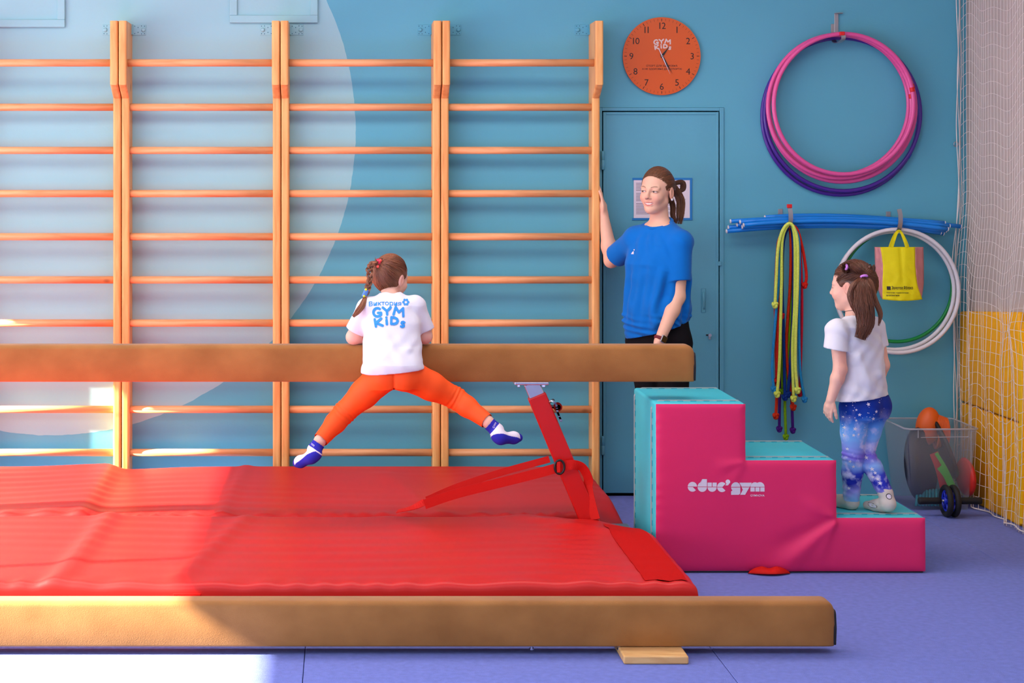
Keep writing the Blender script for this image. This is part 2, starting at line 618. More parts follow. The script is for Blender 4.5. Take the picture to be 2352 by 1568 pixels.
box('handle_plate', (hp.x - 0.012, -0.007, hp.z - 0.065), (hp.x + 0.012, -0.0035, hp.z + 0.065), M_DOOR, DR, bev=0.004)
tube('handle_stub', [(hp.x, -0.006, hp.z + 0.045), (hp.x, -0.014, hp.z + 0.02), (hp.x + 0.002, -0.014, hp.z - 0.03), (hp.x + 0.003, -0.006, hp.z - 0.045)], 0.005, M_DOOR, DR)
lp = W(1628, 772, -0.008)
bm = bmesh.new()
from_vf('lock_cylinder', *cyl_vf((lp.x + 0.004, -0.012, lp.z + 0.006), (0, 1, 0), 0.009, 0.016, 16), M_CHROME, DR, False)
box('lock_tail', (lp.x - 0.001, -0.016, lp.z - 0.016), (lp.x + 0.009, -0.003, lp.z + 0.004), M_STEEL, DR, bev=0.002)
box('lock_hole', (lp.x - 0.014, -0.006, lp.z + 0.002), (lp.x + 0.0, -0.0035, lp.z + 0.01), M_BLACK, DR)
kp = W(1652, 605, -0.008)
box('latch', (kp.x - 0.008, -0.016, kp.z - 0.012), (kp.x + 0.012, -0.004, kp.z + 0.012), M_DOOR, DR, bev=0.003)

# notice taped on the door
M_PAPER = mat('white_paper', (226, 216, 226), 0.8, 0.2)
M_TAPE = mat('blue_tape', (20, 120, 190), 0.5)
a, b_ = W(1456, 411, -0.01), W(1586, 503, -0.01)
NO = empty('notice', ((a.x + b_.x) / 2, -0.006, b_.z), 'printed white notice framed with blue tape on the teal door', 'notice')
box('sheet', (a.x, -0.0072, b_.z), (b_.x, -0.0062, a.z), M_PAPER, NO)
for lo, hi in (((a.x - 0.008, a.z - 0.006), (b_.x + 0.01, a.z + 0.006)), ((a.x - 0.009, b_.z - 0.006), (b_.x + 0.01, b_.z + 0.006)), ((b_.x - 0.003, b_.z + 0.0062), (b_.x + 0.009, a.z - 0.0062))):
    box('tape', (lo[0], -0.0084, lo[1]), (hi[0], -0.0073, hi[1]), M_TAPE, NO)
bm = bmesh.new()
w_ = b_.x - a.x
for k in range(22):
    z = a.z - 0.022 - k * 0.0078
    if k in (6, 13): continue
    box_bm(bm, (a.x + 0.012, -0.0078, z - 0.0012), (a.x + w_ * rnd.uniform(0.3, 0.48), -0.0073, z + 0.0012))
    if k % 3 != 1:
        box_bm(bm, (a.x + w_ * 0.55, -0.0078, z - 0.001), (a.x + w_ * rnd.uniform(0.7, 0.93), -0.0073, z + 0.001))
from_bm('printed_lines', bm, mat('grey_print', (96, 90, 104), 0.7), NO)

# painted hatches high on the wall
def hatch(x0, x1, z0, z1, label):
    r = empty('wall_hatch', ((x0 + x1) / 2, -0.004, z0), label, 'hatch', 'painted hatches above the wall bars')
    box('hatch_panel', (x0 + 0.02, -0.009, z0 + 0.02), (x1 - 0.02, -0.0005, z1 - 0.02), M_WALL, r, bev=0.002)
    t = 0.04
    for lo, hi in (((x0, z0), (x1, z0 + t)), ((x0, z1 - t), (x1, z1)), ((x0, z0 + t), (x0 + t, z1 - t)), ((x1 - t, z0 + t), (x1, z1 - t))):
        box('frame_strip', (lo[0], -0.02, lo[1]), (hi[0], -0.001, hi[1]), M_WALL, r, bev=0.003)
zt = W(0, 63, 0).z
hatch(W(-180, 0, 0).x, W(150, 0, 0).x, zt, zt + 0.42, 'pale painted hatch at the upper left corner of the photo')
zt = W(0, 53, 0).z
hatch(W(528, 0, 0).x, W(730, 0, 0).x, zt, zt + 0.42, 'pale painted hatch above the second pair of wooden uprights')

# ---------------------------------------------------------------- wall bars
STILE_W = 0.041
def stile_mesh():
    bm = bmesh.new()
    prof = [(-0.002, 0.0), (-0.13, 0.0), (-0.13, 2.115), (-0.25, 2.18), (-0.25, 2.513), (-0.002, 2.513)]
    prism_bm(bm, prof, -STILE_W / 2, STILE_W / 2, 0)
    es = [e for e in bm.edges if all(v.co.y < -0.1 for v in e.verts) and abs(e.verts[0].co.x - e.verts[1].co.x) < 1e-4]
    bmesh.ops.bevel(bm, geom=es, offset=0.011, segments=4, profile=0.5, affect='EDGES')
    me = bpy.data.meshes.new('upright')
    bm.to_mesh(me)
    bm.free()
    me.materials.append(M_PINE_V)
    return me
ME_STILE = stile_mesh()
def rung_mesh(L):
    v, f = cyl_vf((0, 0, 0), (1, 0, 0), 0, 0, 20, prof=[(-L / 2, 0.0195), (L / 2, 0.0195)])
    me = bpy.data.meshes.new('rung')
    me.from_pydata([tuple(p) for p in v], [], f)
    smooth(me)
    me.materials.append(M_PINE_H)
    return me
PITCH = 0.841
ME_RUNG = rung_mesh(PITCH - 0.045 - STILE_W + 0.016)
def bracket_mesh():
    bm = bmesh.new()
    box_bm(bm, (0, -0.004, -0.028), (0.072, -0.0005, 0.028), 0.001, 1)
    box_bm(bm, (0.0, -0.05, -0.028), (0.004, -0.0005, 0.028))
    me = bpy.data.meshes.new('bracket')
    bm.to_mesh(me); bm.free()
    me.materials.append(M_WALL)
    return me
ME_BRK = bracket_mesh()
def bolt_mesh():
    v, f = cyl_vf((0, 0, 0), (0, -1, 0), 0, 0, 12, prof=[(0, 0.012), (0.006, 0.011), (0.010, 0.007)])
    me = bpy.data.meshes.new('bolt')
    me.from_pydata([tuple(p) for p in v], [], f)
    me.materials.append(M_WALL)
    return me
ME_BOLT = bolt_mesh()
def hole_mesh():
    bm = bmesh.new()
    for i, (x, z) in enumerate(((0.012, 0.02), (0.012, -0.02), (0.03, 0.013), (0.03, -0.013), (0.048, 0.021), (0.048, -0.021), (0.064, 0.02), (0.064, -0.02))):
        r = bmesh.ops.create_circle(bm, cap_ends=True, radius=0.0026, segments=8)
        bmesh.ops.rotate(bm, verts=r['verts'], cent=(0, 0, 0), matrix=Matrix.Rotation(math.pi / 2, 3, 'X'))
        bmesh.ops.translate(bm, verts=r['verts'], vec=(x, -0.0046, z))
    me = bpy.data.meshes.new('holes')
    bm.to_mesh(me); bm.free()
    me.materials.append(mat('dark_teal_hole', (40, 96, 120), 0.8))
    return me
ME_HOLE = hole_mesh()
def put(name, me, loc, parent, sx=1):
    o = link(name, me, None, parent, Vector(loc))
    if sx < 0: o.scale.x = -1
    return o
bar_labels = ['wooden wall bars at the left edge of the photo, cut off by it',
              'wooden wall bars second from the left, wholly on the pale painted disc',
              'wooden wall bars behind the girl in orange leggings',
              'wooden wall bars next to the teal door']
for k in range(4):
    cl = -1.173 + PITCH * (k - 1)
    xl, xr = cl + 0.0225, cl + PITCH - 0.0225
    r = empty('wall_bars', ((xl + xr) / 2, 0, 0), bar_labels[k], 'wall bars', 'row of wooden wall bars')
    put('upright', ME_STILE, (xl, 0, 0), r)
    put('upright', ME_STILE, (xr, 0, 0), r)
    for i in range(10):
        z = 2.298 - 0.228 * i
        put('rung', ME_RUNG, ((xl + xr) / 2, -0.19 if i == 0 else -0.095, z), r)
    for sx, x in ((1, xl + STILE_W / 2 + 0.001), (-1, xr - STILE_W / 2 - 0.001)):
        b_ = put('bracket', ME_BRK, (x, 0, 2.486), r, sx)
        put('bolt', ME_BOLT, (x + sx * 0.058, -0.004, 2.486), b_)
        put('screw_holes', ME_HOLE, (x, 0, 2.486), b_, sx)['kind'] = 'stuff'

# ---------------------------------------------------------------- mats
def sstep(a, b, x):
    t = min(1, max(0, (x - a) / (b - a)))
    return t * t * (3 - 2 * t)

def crease(x, y, x0, y0, x1, y1, amp, wid, step=0.0):
    dx, dy = x1 - x0, y1 - y0
    L = math.hypot(dx, dy)
    t = ((x - x0) * dx + (y - y0) * dy) / L
    d = ((x - x0) * -dy + (y - y0) * dx) / L
    fade = sstep(-0.08, 0.08, t) * (1 - sstep(L - 0.08, L + 0.08, t))
    return fade * (amp * math.exp(-(d / wid) ** 2) + step * math.tanh(d / wid) * math.exp(-(d / (wid * 6)) ** 2))

def mat_mesh(name, x0, x1, yb_f, yf_f, H, hfun, m, parent, nx=150, ny=60, rr=0.03):
    """soft crash mat: rounded slab with creased top; yb_f/yf_f give back and front edge along x"""
    prof = []                               # (u from 0..1 across, inset, z) outline across y
    V, F = [], []
    us = []
    for j in range(5):
        a = j / 4 * math.pi / 2
        us.append(('f', rr * (1 - math.sin(a)), H - rr * (1 - math.cos(math.pi / 2 - a)) if False else H - rr + rr * math.sin(a)))
    rows = []
    # front side bottom->top, top grid, back side top->bottom
    rows.append(('f', 0.012, 0.0)); rows.append(('f', 0.0, 0.02)); rows.append(('f', -0.006, H * 0.5))
    for j in range(6):
        a = j / 5 * math.pi / 2
        rows.append(('f', rr * (1 - math.cos(a)), H - rr + rr * math.sin(a)))
    for j in range(1, ny):
        rows.append(('t', j / ny, H))
    for j in range(5, -1, -1):
        a = j / 5 * math.pi / 2
        rows.append(('b', rr * (1 - math.cos(a)), H - rr + rr * math.sin(a)))
    rows.append(('b', 0.0, 0.02)); rows.append(('b', 0.012, 0.0))
    cols = []
    for j in range(5):
        a = j / 5 * math.pi / 2
        cols.append((x0 + rr * (1 - math.cos(a)), rr * (1 - math.sin(a))))
    for i in range(nx + 1):
        cols.append((x0 + rr + (x1 - x0 - 2 * rr) * i / nx, 0.0))
    for j in range(4, -1, -1):
        a = j / 5 * math.pi / 2
        cols.append((x1 - rr * (1 - math.cos(a)), rr * (1 - math.sin(a))))
    for (kind, s, z) in rows:
        for (x, drop) in cols:
            yf, yb = yf_f(x), yb_f(x)
            if kind == 'f': y = yf + s
            elif kind == 'b': y = yb - s
            else: y = (yf + rr) + (yb - yf - 2 * rr) * s
            zz = z
            k = z / H
            if kind == 't' or k > 0.7:
                zz = z + hfun(x, y) * (1 if kind == 't' else (k - 0.7) / 0.3)
            zz = zz - drop * k
            V.append((x, y, max(0.0, zz)))
    nc = len(cols)
    for r_ in range(len(rows) - 1):
        for c in range(nc - 1):
            a = r_ * nc + c
            F.append((a, a + 1, a + nc + 1, a + nc))
    # side walls
    for c in (0, nc - 1):
        loop = [r_ * nc + c for r_ in range(len(rows))]
        F.append(tuple(loop if c == 0 else loop[::-1]))
    F.append(tuple(range(nc))[::-1])
    o = from_vf(name, V, F, m, parent, True)
    bm2 = bmesh.new(); bm2.from_mesh(o.data)
    bmesh.ops.recalc_face_normals(bm2, faces=bm2.faces)
    bm2.to_mesh(o.data); bm2.free(); smooth(o.data)
    for p in o.data.polygons:
        if len(p.vertices) > 4: p.use_smooth = False
    return o

def wr(x, y, s):
    """fine vinyl puckers running along the mat"""
    return 0.0020 * math.sin(y * 46 + 2.2 * math.sin(x * 2.3 + s)) * (0.5 + 0.5 * math.sin(x * 1.7 + y * 3 + s)) + 0.003 * math.sin(x * 3.1 + 1.3 * math.sin(y * 4 + s)) * math.sin(y * 2.3 + s)

def h_back(x, y):
    h = wr(x, y, 0.4)
    h += crease(x, y, -1.20, -0.2, -1.15, -1.7, 0.012, 0.05, -0.016)
    h += crease(x, y, -0.5, -0.25, -0.55, -1.6, 0.009, 0.03)
    h += crease(x, y, 0.2, -0.5, 0.42, -1.5, 0.007, 0.05)
    h += crease(x, y, 0.62, -0.4, 0.5, -1.1, 0.006, 0.04)
    h += 0.006 * math.sin(x * 60 + 4 * math.sin(x * 7)) * sstep(-1.42, -1.54, y)
    h -= 0.05 * sstep(1.0, 1.27, x) * sstep(-0.9, -1.5, y)
    h -= 0.03 * sstep(1.1, 1.27, x)
    return h

def h_front(x, y):
    h = wr(x, y, 2.1)
    h += crease(x, y, -1.03, -1.5, -1.06, -2.9, 0.018, 0.045)
    h += crease(x, y, -0.42, -1.55, -0.62, -2.75, 0.012, 0.035)
    h += crease(x, y, 0.15, -1.5, 0.4, -2.0, 0.006, 0.06)
    h += crease(x, y, 0.75, -1.58, 1.15, -1.95, 0.014, 0.05)
    h += 0.0028 * math.sin(y * 70 + x * 9) * sstep(0.7, 0.95, x) * (1 - sstep(1.0, 1.09, x))
    h -= 0.05 * sstep(1.05, 1.3, x) * sstep(-2.0, -1.5, y)
    h += 0.004 * math.sin(x * 42 + 5 * math.sin(x * 5)) * sstep(-2.68, -2.78, y)
    return h

MATX0 = -2.5
mb = empty('crash_mat', (-1.0, -0.9, 0), 'red vinyl crash mat lying against the wall bars', 'mat', 'red crash mats under the high beam')
mat_mesh('mat_cover', MATX0, 1.275, lambda x: -0.285, lambda x: -1.548 + 0.045 * sstep(0.9, 1.0, x), 0.21, h_back, M_RED, mb)
mf = empty('crash_mat', (-1.0, -2.2, 0), 'red vinyl crash mat in front, beside the low beam', 'mat', 'red crash mats under the high beam')
yb_front = lambda x: -1.556 - 0.07 * sstep(0.86, 1.0, x) - 0.05 * sstep(1.05, 1.3, x)
mat_mesh('mat_cover', MATX0, 1.305, yb_front, lambda x: -2.80, 0.21, h_front, M_RED, mf)
# hook-and-loop border on the right edge of the front mat, and patch on its front side
V, F = [], []
ny = 40
for j in range(ny + 1):
    y = -2.765 + (2.765 - 1.74) * j / ny
    for x in (1.115, 1.16, 1.205, 1.25, 1.274):
        V.append((x, y, 0.2135 + h_front(x, y)))
for j in range(ny):
    for i in range(4):
        a = j * 5 + i
        F.append((a, a + 1, a + 6, a + 5))
from_vf('edge_strip', V, F, M_REDCLOTH, mf)
a, b_ = W(398, 1342, -2.807), W(462, 1342, -2.807)
box('velcro_patch', (a.x, -2.811, 0.03), (b_.x, -2.803, 0.175), M_REDCLOTH, mf, bev=0.002)
for x0 in (-2.3, 0.2):
    tube('seam_cord', [Vector((x0 + 0.1 * i, -2.795 + 0.002 * math.sin(i), 0.1)) for i in range(11)], 0.003, M_REDCLOTH, mf, 6)

# ---------------------------------------------------------------- balance beams
def beam_body(name, x0, x1, yf, yb, z0, z1, parent):
    """suede covered beam: rounded section, rounded right end on top"""
    sec = []
    cy, hw = (yf + yb) / 2, (yb - yf) / 2
    n = 10
    r1, r2 = 0.022, 0.008
    def arc(cx, cz, r, a0, a1, k):
        for i in range(k + 1):
            t = math.radians(a0 + (a1 - a0) * i / k)
            sec.append((cx + r * math.cos(t), cz + r * math.sin(t)))
    arc(yb - r2, z0 + r2, r2, -90, 0, 3)
    sec.append((yb + 0.008, (z0 + z1) / 2))
    arc(yb - r1, z1 - r1, r1, 0, 90, 6)
    arc(yf + r1, z1 - r1, r1, 90, 180, 6)
    sec.append((yf - 0.008, (z0 + z1) / 2))
    arc(yf + r2, z0 + r2, r2, 180, 270, 3)
    V, F = [], []
    xs = [x0 + (x1 - 0.05 - x0) * i / 40 for i in range(41)]
    R = 0.035
    stations = [(x, 0.0) for x in xs] + [(x1 - R + R * math.sin(math.pi / 2 * k / 6), R * (1 - math.cos(math.pi / 2 * k / 6))) for k in range(7)]
    for (x, d) in stations:
        for (y, z) in sec:
            zz = min(z, z1 - d) if z > (z0 + z1) / 2 else z
            inset = 0.35 * d
            y2 = cy + (y - cy) * (1 - inset / hw)
            V.append((x, y2, zz if z < (z0 + z1) / 2 else z - d * (z - (z0 + z1) / 2) / ((z1 - z0) / 2)))
    ns = len(sec)
    for i in range(len(stations) - 1):
        for s in range(ns):
            s2 = (s + 1) % ns
            F.append((i * ns + s, (i + 1) * ns + s, (i + 1) * ns + s2, i * ns + s2))
    F.append(tuple(range(ns)))
    e = (len(stations) - 1) * ns
    F.append(tuple(e + s for s in range(ns))[::-1])
    o = from_vf(name, V, F, M_SUEDE, parent)
    bm = bmesh.new(); bm.from_mesh(o.data)
    bmesh.ops.recalc_face_normals(bm, faces=bm.faces)
    bm.to_mesh(o.data); bm.free()
    auto_smooth(o, 60)
    # end cap
    bm = bmesh.new()
    pts = [(cy + (y - cy) * 0.86, z0 + 0.004 + (z - z0) * 0.76) for y, z in sec]
    prism_bm(bm, pts, x1 - 0.004, x1 + 0.006, 0)
    from_bm('end_cap', bm, M_RUBBER, parent)
    return o

HB = empty('balance_beam', (0, -1.6, 0), 'tan suede high balance beam on red steel legs', 'balance beam', 'balance beams')
HY0, HY1, HZ0, HZ1 = -1.65, -1.55, 0.81, 0.97
beam_body('beam_body', -3.4, 1.53, HY0, HY1, HZ0, HZ1, HB)

def beam_leg(xt, xb, parent, sgn):
    yc = -1.6
    top = Vector((xt, yc, 0.747)); bot = Vector((xb, yc, 0.0))
    d = (bot - top).normalized()
    side = Vector((0, 1, 0)).cross(d).normalized()
    def sq(name, p, q, w, dep, m, bev=0.006, par=None, horiz_top=False):
        bm = bmesh.new()
        L = (q - p).length
        box_bm(bm, (-w / 2, -dep / 2, 0), (w / 2, dep / 2, L), bev, 2)
        if horiz_top:
            for v in bm.verts:
                for e, pz in ((0, 0), (1, L)):
                    if abs(v.co.z - pz) < bev + 0.002:
                        v.co.z -= v.co.x * (d.x / d.z) * -1 * (1)
        rot = Matrix((side * sgn, Vector((0, 1, 0)) , d)).transposed().to_4x4()
        bmesh.ops.transform(bm, matrix=Matrix.Translation(p) @ rot, verts=bm.verts)
        return from_bm(name, bm, m, par or parent)
    leg = sq('leg', top, bot - d * 0.012, 0.082, 0.055, M_REDMETAL)
    sq('inner_tube', top - d * 0.062, top + d * 0.15, 0.068, 0.042, M_CHROME, 0.004)
    mp_ = top - d * 0.065
    box('mount_plate', (mp_.x - 0.075, HY0 + 0.004, HZ0 - 0.014), (mp_.x + 0.075, HY1 - 0.004, HZ0 - 0.0005), M_CHROME, parent, bev=0.003)
    for s in (-0.055, 0.055):
        lathe('bolt', (mp_.x + s, HY0 + 0.015, HZ0 - 0.018), (0, 0, -1), [(-0.006, 0.009), (0.004, 0.009), (0.006, 0.006)], M_CHROME, parent, 6, False)
    # floor foot
    box('base_block', (xb - 0.13, -1.618, 0.0), (xb + 0.10, -1.512, 0.165), M_STEEL, parent, bev=0.004)
    # clamp lever
    lv = top + d * 0.09 + side * sgn * (0.041 if sgn > 0 else -0.041)
    lv = W(1278, 935, -1.6) if sgn > 0 else lv
    if sgn > 0:
        pth = catmull([W(1262, 922, -1.61), W(1270, 921, -1.63), W(1277, 930, -1.63), W(1280, 945, -1.63), W(1289, 967, -1.63)], 6)
        v, f = ribbon_vf(pth, Vector((0, 1, 0)), 0.03, 0.008)
        lev = from_vf('lever', v, f, M_CHROME, parent, False)
        c = W(1281, 934, -1.6)
        lathe('lever_knob', c, (0, 1, 0), [(-0.012, 0.012), (-0.01, 0.019), (0.01, 0.019), (0.012, 0.012)], M_REDMETAL, parent, 24)
        tube('lever_pin', [W(1258, 933, -1.6), W(1282, 935, -1.6)], 0.008, M_CHROME, parent, 10)
    return leg
beam_leg(0.845, 1.16, HB, 1)
beam_leg(-2.75, -3.06, HB, 1)
# tension strap round the leg
y0 = -1.66
pth = catmull([W(975, 1158, y0), W(1050, 1133, y0), W(1150, 1108, y0), W(1230, 1088, y0), W(1280, 1074, y0), W(1300, 1069, y0)], 8)
v, f = ribbon_vf(pth, Vector((0, 0, 1)), 0.042, 0.003)
from_vf('strap', v, f, M_REDWEB, HB, False)
pth = catmull([W(1296, 1069, y0), W(1318, 1067, y0), W(1338, 1074, -1.645), W(1351, 1098, -1.63), W(1351, 1120, -1.62), W(1358, 1155, -1.63), W(1368, 1192, -1.64)], 8)
wd = [Vector((0, 0, 1)).lerp(Vector((0.9, -0.5, 0.1)), min(1, max(0, (i - 6) / 16))) for i in range(len(pth))]
v, f = ribbon_vf(pth, wd, 0.042, 0.003)
from_vf('strap_tail', v, f, M_REDWEB, HB, False)
pth = catmull([W(912, 1174, -1.60), W(945, 1166, -1.63), W(975, 1153, y0 + 0.004)], 6)
v, f = ribbon_vf(pth, [Vector((0, 1, 0.15)).lerp(Vector((0, 0.1, 1)), (i / (len(pth) - 1)) ** 2) for i in range(len(pth))], 0.03, 0.003)
from_vf('strap_end', v, f, M_REDWEB, HB, False)
pth = catmull([W(1262, 1054, -1.56), W(1150, 1085, -1.56), W(1050, 1118, -1.58), W(980, 1148, -1.61)], 6)
v, f = ribbon_vf(pth, Vector((0, 0.3, 1)), 0.03, 0.003)
from_vf('strap_return', v, f, M_REDWEB, HB, False)
c = W(1285, 1072, y0 - 0.006)
bk = [c + Vector((math.cos(t) * 0.021, -0.003, math.sin(t) * 0.03)) for t in [2 * math.pi * i / 20 for i in range(20)]]
tube('buckle', bk, 0.005, M_BLACK, HB, 8, True)
box('strap_keeper', (c.x - 0.012, c.y - 0.008, c.z - 0.024), (c.x + 0.004, c.y + 0.002, c.z + 0.024), M_REDWEB, HB, bev=0.003)

LB = empty('balance_beam', (0, -2.94, 0), 'tan suede low balance beam on wooden blocks at the front', 'balance beam', 'balance beams')
LZ0, LZ1 = 0.03, 0.192
beam_body('beam_body', -3.3, 1.752, -2.99, -2.89, LZ0, LZ1, LB)
for xa in (0.98, -2.75):
    bm = bmesh.new()
    box_bm(bm, (xa, -3.1, 0.0), (xa + 0.228, -2.78, 0.0285), 0.006, 3)
    from_bm('foot_block', bm, M_PLY, LB)
for px_ in (1222, 1424):
    p = W(px_, 1487, -2.985)
    lathe('bolt', (p.x, -2.975, 0.024), (0, 0, -1), [(-0.006, 0.005), (0.001, 0.005), (0.0011, 0.009), (0.007, 0.009), (0.008, 0.005)], M_CHROME, LB, 6, False)

# ---------------------------------------------------------------- foam stairs
SX = [1.34, 1.729, 2.12, 2.505]
SZ = [0.73, 0.485, 0.238]
SYF, SYB = -1.75, -1.21
ST = empty('foam_stairs', (1.92, -1.48, 0), 'magenta and turquoise foam stairs with white lettering', 'foam stairs')
prof = [(SX[0], 0.004), (SX[0], SZ[0]), (SX[1], SZ[0]), (SX[1], SZ[1]), (SX[2], SZ[1]), (SX[2], SZ[2]), (SX[3], SZ[2]), (SX[3], 0.004)]
bm = bmesh.new()
prism_bm(bm, prof, SYF + 0.006, SYB, 1)
bmesh.ops.bevel(bm, geom=list(bm.edges), offset=0.012, segments=4, profile=0.5, affect='EDGES')
o = from_bm('foam_body', bm, M_TEALV, ST, True)
box('base_board', (SX[0] + 0.01, SYF + 0.01, 0.0), (SX[3] - 0.01, SYB - 0.01, 0.006), M_BLACK, ST)
def panel_h(x, z):
    """bulge of the front cover (towards the viewer, metres)"""
    inside = []
    top = SZ[0] if x < SX[1] else (SZ[1] if x < SX[2] else SZ[2])
    e = min(x - SX[0], SX[3] - x, top - z, z - 0.008)
    if z > SZ[1]: e = min(e, SX[1] - x)
    if z > SZ[2]: e = min(e, SX[2] - x)
    h = 0.010 * (1 - math.exp(-max(0, e) / 0.012))
    def rad(x0, z0, ang, amp, wid, L):
        dx, dz = math.cos(math.radians(ang)), math.sin(math.radians(ang))
        t = (x - x0) * dx + (z - z0) * dz
        d = -(x - x0) * dz + (z - z0) * dx
        if t < 0: return 0
        w = wid * (0.25 + t / L)
        return amp * math.exp(-(d / w) ** 2) * sstep(0, 0.03, t) * (1 - sstep(L * 0.55, L, t))
    h += rad(SX[2], SZ[2], 222, 0.014, 0.055, 0.42) - rad(SX[2], SZ[2], 208, 0.010, 0.05, 0.36)
    h += rad(SX[2], SZ[2], 150, 0.006, 0.03, 0.2) + rad(SX[2], SZ[2], 245, 0.006, 0.03, 0.25)
    h += rad(SX[1], SZ[1], 195, 0.006, 0.03, 0.16) + rad(SX[1], SZ[1], 235, 0.004, 0.04, 0.2)
    h += rad(SX[2], SZ[2], 165, 0.004, 0.02, 0.16)
    pk = math.exp(-max(0, min(x - SX[0], top - z)) / 0.02)
    h += 0.0016 * pk * math.sin(z * 95 + 3 * math.sin(z * 20))
    h += 0.003 * math.sin(z * 9 + x * 3)
    return h
V, F, idx = [], [], {}
def gx(a, b, n): return [a + (b - a) * i / n for i in range(n)]
xs = gx(SX[0] + 0.003, SX[1], 46) + gx(SX[1], SX[2], 46) + gx(SX[2], SX[3] - 0.003, 46) + [SX[3] - 0.003]
zs = gx(0.008, SZ[2], 30) + gx(SZ[2], SZ[1], 30) + gx(SZ[1], SZ[0] - 0.003, 30) + [SZ[0] - 0.003]
for i in range(len(xs) - 1):
    for j in range(len(zs) - 1):
        xm, zm = (xs[i] + xs[i + 1]) / 2, (zs[j] + zs[j + 1]) / 2
        top = SZ[0] if xm < SX[1] else (SZ[1] if xm < SX[2] else SZ[2])
        if zm > top: continue
        q = []
        for (ii, jj) in ((i, j), (i + 1, j), (i + 1, j + 1), (i, j + 1)):
            if (ii, jj) not in idx:
                idx[(ii, jj)] = len(V)
                x_, z_ = xs[ii], zs[jj]
                V.append((x_, SYF + 0.005 - panel_h(min(x_, xm + 0.001) if False else x_, z_), z_))
            q.append(idx[(ii, jj)])
        F.append(tuple(q))
from_vf('front_cover', V, F, M_PINKV, ST)
def stair_path(y, off):
    p = [(SX[0] - off, 0.02), (SX[0] - off, SZ[0] - 0.035), (SX[0] - off + 0.01, SZ[0] - 0.008 + off), (SX[0] + 0.035, SZ[0] + off), (SX[1] - 0.012, SZ[0] + off), (SX[1] + off, SZ[0] - 0.014),
         (SX[1] + off, SZ[1] + 0.012), (SX[1] + 0.012, SZ[1] + off), (SX[2] - 0.012, SZ[1] + off), (SX[2] + off, SZ[1] - 0.014), (SX[2] + off, SZ[2] + 0.012), (SX[2] + 0.012, SZ[2] + off),
         (SX[3] - 0.012, SZ[2] + off), (SX[3] + off, SZ[2] - 0.014), (SX[3] + off, 0.02)]
    return [Vector((x, y, z)) for x, z in p]
for y in (SYF + 0.085, SYB - 0.03):
    v, f = ribbon_vf(stair_path(y, 0.0015), Vector((0, 1, 0)), 0.02, 0.004)
    from_vf('piping', v, f, M_PIPE, ST, False)
    bm = bmesh.new()
    for (p, q) in zip(stair_path(y - 0.016, 0.001)[:-1], stair_path(y - 0.016, 0.001)[1:]):
        n = int((q - p).length / 0.05)
        for k in range(n):
            a = p.lerp(q, (k + 0.3) / n); b_ = p.lerp(q, (k + 0.7) / n)
            box_bm(bm, [min(a[i], b_[i]) - 0.0016 for i in range(3)], [max(a[i], b_[i]) + 0.0016 for i in range(3)])
    from_bm('stitching', bm, M_STITCH, ST)['kind'] = 'stuff'
# carrying handle at the bottom edge
V, F = [], []
a, b_ = W(1716, 1316, SYF), W(1813, 1316, SYF)
n = 24
for i in range(n + 1):
    t = i / n
    x = a.x + (b_.x - a.x) * t
    s = math.sin(math.pi * t)
    dip = 0.006 * math.exp(-((t - 0.5) / 0.12) ** 2)
    V += [(x, SYF - 0.012 - 0.004 * s, 0.036 * s ** 0.6 + 0.002 - 2 * dip), (x, SYF - 0.016 - 0.045 * s, 0.004 + 0.008 * s)]
for i in range(n):
    F.append((2 * i, 2 * i + 1, 2 * i + 3, 2 * i + 2))
o = from_vf('carry_handle', V, F, M_REDWEB, ST)
sol = o.modifiers.new('thickness', 'SOLIDIFY'); sol.thickness = 0.003
# lettering
def arcpts(cx, cy, r, a0, a1, n=14):
    return [(cx + r * math.cos(math.radians(a0 + (a1 - a0) * i / n)), cy - r * math.sin(math.radians(a0 + (a1 - a0) * i / n))) for i in range(n + 1)]
def rect(x0, y0, x1, y1): return [(x0, y0), (x1, y0), (x1, y1), (x0, y1)]
LOGO = [arcpts(447, 507, 97, 0, 180), arcpts(447, 517, 97, 180, 318) + [(455, 517)],
        arcpts(652, 509, 98, 180, 91) + [(650, 353), (748, 353), (748, 509)], arcpts(651, 520, 98, 180, 360),
        rect(760, 425, 848, 510), rect(862, 425, 950, 510), arcpts(855, 522, 95, 180, 360),
        arcpts(1058, 512, 98, 180, 42) + [(1070, 512)], arcpts(1058, 523, 98, 180, 318) + [(1062, 523)],
        arcpts(1180, 408, 48, -20, 210) + [(1152, 445), (1125, 480), (1180, 480)],
        arcpts(1343, 512, 97, 0, 180), [(1247, 524), (1440, 524), (1440, 640), (1428, 666), (1400, 678), (1247, 678), (1247, 607), (1307, 607), (1275, 588), (1255, 560)],
        [(1420, 427), (1680, 427), (1637, 512), (1468, 512)], [(1470, 524), (1630, 524), (1540, 678), (1437, 678), (1492, 575)],
        arcpts(1745, 514, 95, 180, 55) + arcpts(1848, 514, 97, 120, 0), rect(1650, 524, 1740, 612), rect(1753, 524, 1842, 612), rect(1856, 524, 1945, 612)]
def on_panel(X, Y):
    p = W(1540 + X / 9.046, 1060 + Y / 9.046, SYF)
    return (p.x, SYF + 0.0035 - panel_h(p.x, p.z), p.z)
bm = bmesh.new()
for poly in LOGO:
    # triangulate on a fine fan so the print follows the cover
    fc = bm.faces.new([bm.verts.new((x, y, 0)) for x, y in poly])
bmesh.ops.triangulate(bm, faces=bm.faces[:])
for _ in range(2):
    bmesh.ops.subdivide_edges(bm, edges=[e for e in bm.edges if e.calc_length() > 40], cuts=1, use_grid_fill=True)
    bmesh.ops.triangulate(bm, faces=bm.faces[:])
for v in bm.verts: v.co = on_panel(v.co.x, v.co.y)
tv, tf = [], []
place_text('GYMNOVA', 1797, -693, w=295, h=44, V=tv, F=tf)
